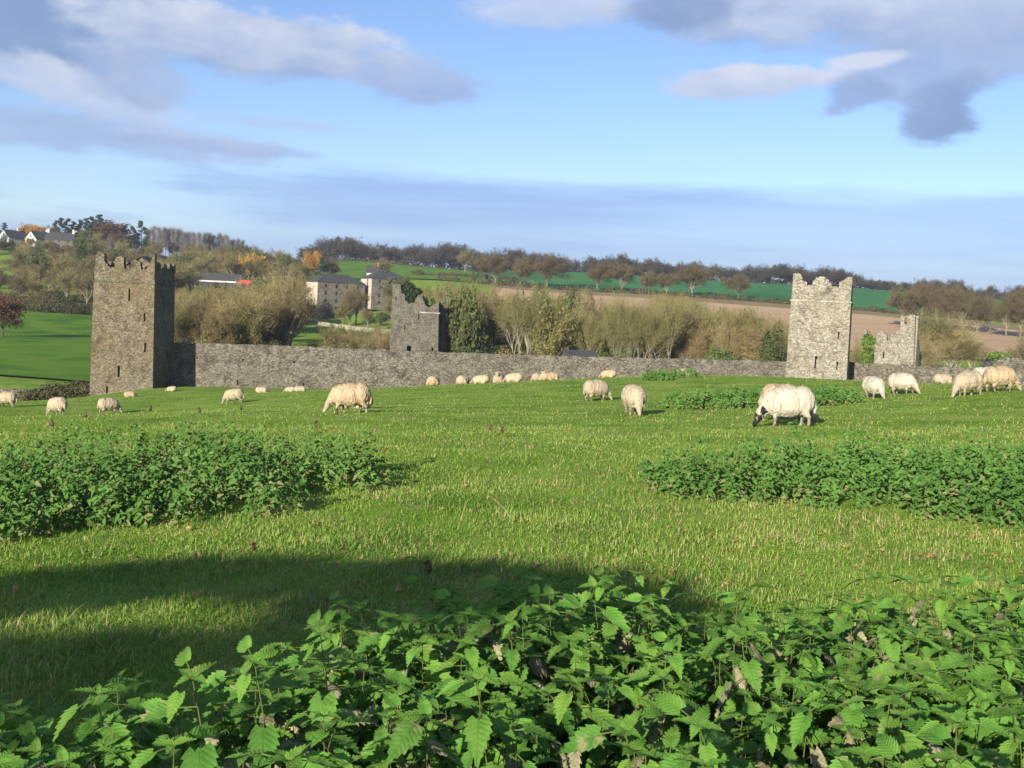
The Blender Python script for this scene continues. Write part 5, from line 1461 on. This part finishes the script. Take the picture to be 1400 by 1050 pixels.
def grass(name, n, dmin, dmax, seed, hmul, label):
    rs = np.random.RandomState(seed)
    d = np.exp(rs.uniform(np.log(dmin), np.log(dmax), n)) if dmin > 3 else rs.uniform(dmin, dmax, n)
    X = rs.uniform(-.58, .58, n) * (d + 1.5); Y = d
    cl_ = .5 + .5 * wob(X, Y, 2.3, 4.) + .3 * wob(X, Y, 6.1, 1.)
    Z = H(X, Y) - .006
    hh = (.020 + .045 * rs.rand(n) ** 2.5) * (.45 + 1.0 * np.clip(cl_, 0, 1.3)) * hmul
    wdt = (.0012 + .0011 * rs.rand(n)) * (1 + d / 7.5)
    long_ = rs.rand(n) < .035; hh = np.where(long_, hh * 2.1 + .02, hh); wdt = np.where(long_, wdt * .8, wdt)
    az = rs.uniform(0, 6.283, n); lean = np.abs(rs.normal(.6, .55, n)); flat_ = rs.rand(n) < .06; lean = np.where(flat_, 1.35, lean); ca, sa = np.cos(az), np.sin(az)
    dirx, diry = ca * np.sin(lean), sa * np.sin(lean); dz = np.cos(lean)
    p = np.stack([X, Y, Z], 1); s = np.stack([-sa, ca, np.zeros(n)], 1) * wdt[:, None]
    up = np.stack([dirx, diry, dz], 1); m_ = p + up * hh[:, None] * .55
    up2 = np.stack([dirx * 1.8, diry * 1.8, dz * .75], 1); tp = m_ + up2 * hh[:, None] * .5
    v = np.stack([p - s, p + s, m_ + s * .75, m_ - s * .75, tp], 1).reshape(-1, 3)
    k = np.arange(n) * 5
    f = np.concatenate([np.stack([k, k + 1, k + 2], 1), np.stack([k, k + 2, k + 3], 1), np.stack([k + 3, k + 2, k + 4], 1)])
    dry = np.clip(.25 + .55 * wob(X, Y, 1.1, 2.) + .3 * wob(X, Y, 3.7, 5.) + .10 * X / np.maximum(d, 1) * 3, 0, 1)
    tint = np.repeat(np.where((rs.rand(n) < .08 + .55 * dry) | flat_, .35 + .6 * rs.rand(n), .12 * rs.rand(n)), 5)
    o = link(bpy.data.objects.new(name, np_mesh(name, v, f, M_GR, 3, attr=tint)))
    return tag(o, label, 'grass', kind='stuff')


grass('grass', 600000, 3.4, 20, 1, 1.0, 'short uneven grass of the near pasture')
grass('grass', 130000, 20, 70, 2, 1.0, 'short grass of the pasture around the sheep')

# ---- fallen leaves, dry stalks
M_FALL = leafmat('fallen_leaf', [(.20, .10, .03), (.28, .165, .06), (.36, .25, .12)], scale=2, rnd=.2, trans=.15, rough=.8)


def fallen_mesh(seed):
    rs = random.Random(seed); V, Fc = [(0, 0, .05)], []
    n = 12
    for i in range(n):
        t = 2 * math.pi * i / n; r = (1.0 if i % 2 == 0 else .55) * rs.uniform(.8, 1.15)
        V.append((math.cos(t) * r, math.sin(t) * r * .8, .35 * math.sin(2 * t + seed) * r * rs.uniform(.4, 1.2) + .15))
    for i in range(n):
        Fc.append((0, 1 + i, 1 + (i + 1) % n))
    me = bpy.data.meshes.new('fallen_leaf'); me.from_pydata(V, [], Fc); me.materials.append(M_FALL); return me


FM = [fallen_mesh(k) for k in range(5)]
rnd = random.Random(31)
for i in range(210):
    px = rnd.uniform(0, 1400) if i % 3 else rnd.uniform(850, 1400); py = rnd.uniform(640, 830)
    r = ray(px, py); d = 5.
    for _ in range(12):
        q_ = r * (d / r.y); g = Hf(q_.x, q_.y); d = max(4., min(14., g / r.z * r.y))
    q_ = r * (d / r.y)
    o = link(bpy.data.objects.new('fallen_leaf', FM[i % 5])); o.location = (q_.x, q_.y, Hf(q_.x, q_.y) + .022); s = rnd.uniform(.016, .042); o.scale = (s, s, s)
    o.rotation_euler = (rnd.gauss(0, .4), rnd.gauss(0, .4), rnd.uniform(0, 6.28)); tag(o, 'curled brown fallen leaf lying in the grass of the near pasture', 'leaf', 'fallen leaves in the grass')
M_STRAW = mat('dry_stalk', [(.30, .22, .11), (.42, .33, .18)], scale=20, rough=.9)
M_DOCK = mat('dead_dock', [(.09, .06, .035), (.16, .11, .065)], scale=20, rough=.9)


def stalk(px, py, hgt, m, seeds, label, lean=.15, group=None):
    r = ray(px, py); d = 8.
    for _ in range(15):
        q_ = r * (d / r.y); d = max(4., min(40., Hf(q_.x, q_.y) / r.z * r.y))
    q_ = r * (d / r.y); rs = random.Random(int(px)); T = empty('dry_weed', (q_.x, q_.y, Hf(q_.x, q_.y))); tag(T, label, 'weed', group)
    V, Fc = [], []; p = Vector((0, 0, -.01)); dr = Vector((rs.choice((-1, 1)) * lean, .02, 1)).normalized(); w = .0014 * (1 + d / 6)
    for i in range(7):
        n_ = p + dr * hgt / 7; tube(V, Fc, p, n_, w, w * .85, 4); w *= .88; dr = (dr + Vector((lean * .35 * (1 if dr.x > 0 else -1), 0, 0)) + Vector((rs.gauss(0, .05),) * 3)).normalized(); p = n_
    mesh_obj('stem', V, Fc, m, T)
    if seeds:
        v, f = leaf_cloud(seeds, [(p.x * .9, p.y, p.z * .8, hgt * .12, hgt * .12, hgt * .3)], .012 * (1 + d / 12), int(px), shell=.2); link(bpy.data.objects.new('seed_head', np_mesh('seed_head', v, f, m, 4)), T)


stalk(700, 712, .32, M_STRAW, 0, 'long pale grass stalk bent over in the middle of the pasture', .5)
stalk(630, 712, .22, M_STRAW, 0, 'upright pale grass stalk left of the bent one', .1)
stalk(590, 800, .16, M_DOCK, 60, 'dead brown dock standing in the foreground shadow', .1)
stalk(340, 757, .10, M_DOCK, 50, 'clump of russet dead leaf by the left nettle patch', .3)
for i, (px, py) in enumerate(((689, 600), (672, 597), (118, 578), (70, 590), (330, 566), (205, 566), (275, 570), (435, 592), (463, 572))):
    stalk(px, py, .20, M_DOCK, 45, 'small dead brown weed in the grazed grass below the sheep', .08, 'dead weeds in the pasture')

# ---- unseen tree added behind the photographer, crown shaped to throw the foreground shade
cr = []
rnd = random.Random(8)


def shade_blob(px, py, rx, rz, back):
    """crown lump whose shadow falls on the grass seen there"""
    r = ray(px, py); d = 6.
    for _ in range(15):
        q_ = r * (d / r.y); d = max(2., min(14., Hf(q_.x, q_.y) / r.z * r.y))
    g = r * (d / r.y); c0 = g - LDIR * back
    cr.append((c0.x, c0.y, c0.z, rx, .5, rz))


for px in range(-260, 900, 60):
    top = np.interp(px, (-260, 0, 150, 280, 560, 760, 860, 900), (800, 795, 772, 764, 768, 780, 790, 800))
    thick = np.interp(px, (-260, 400, 500, 900), (12, 12, 30, 14))
    shade_blob(px, top + 20, .42, .11, 15 + rnd.uniform(-.5, .5))
    if px > 420:
        shade_blob(px, top + 45, .42, .12, 15)
        if px < 640:
            shade_blob(px, top + 85, .42, .14, 15)
        if px < 560:
            shade_blob(px - 20, top + 120, .4, .14, 15)
    else:
        shade_blob(px, top + 30, .40, .06, 15)
for px in range(-260, 520, 60):
    shade_blob(px, 905, .42, .07, 15); shade_blob(px, 935, .42, .12, 15); shade_blob(px, 985, .42, .14, 15)
LF_CASTER = leafmat('shade_caster_leaves', [(.05, .07, .02), (.09, .11, .03)], scale=2, rnd=0, trans=.1)
cc_ = np.array([c[:3] for c in cr]); bx_, by_ = cc_[:, 0].mean() - .6, cc_[:, 1].mean()
T = empty('shade_caster', (bx_, by_, Hf(bx_, by_))); tag(T, 'added unseen low tree behind the photographer, shaped to cast the foreground shade', 'tree')
V, Fc = [], []; zt_ = cc_[:, 2].min() - T.location.z
tube(V, Fc, Vector((0, 0, -.2)), Vector((.1, 0, zt_ * .6)), .14, .10, 8)
for c in cr[::5]:
    tube(V, Fc, Vector((.1, 0, zt_ * .6)), Vector(c[:3]) - T.location, .045, .012, 5)
mesh_obj('trunk', V, Fc, M_BARK_D, T)
o = leafy('crown', 16000, [(c[0] - T.location.x, c[1] - T.location.y, c[2] - T.location.z) + c[3:] for c in cr], .075, LF_CASTER, 88, T, shell=.1)

# ------------------------------------------------------------------ air
HZ = mesh_obj('haze', *box_vf(-1600, 1600, -90, 2000, -16, 62), mat('haze_air', [(1, 1, 1), (1, 1, 1)]))
hm = bpy.data.materials.new('haze_volume'); hm.use_nodes = True; ht = hm.node_tree; ht.nodes.clear()
pv = ht.nodes.new('ShaderNodeVolumePrincipled'); pv.inputs['Color'].default_value = (.80, .88, 1, 1); pv.inputs['Density'].default_value = .00018; pv.inputs['Anisotropy'].default_value = .2
ho = ht.nodes.new('ShaderNodeOutputMaterial'); ht.links.new(pv.outputs[0], ho.inputs['Volume'])
HZ.data.materials.clear(); HZ.data.materials.append(hm); tag(HZ, 'thin blue air over the valley', 'haze', kind='stuff')
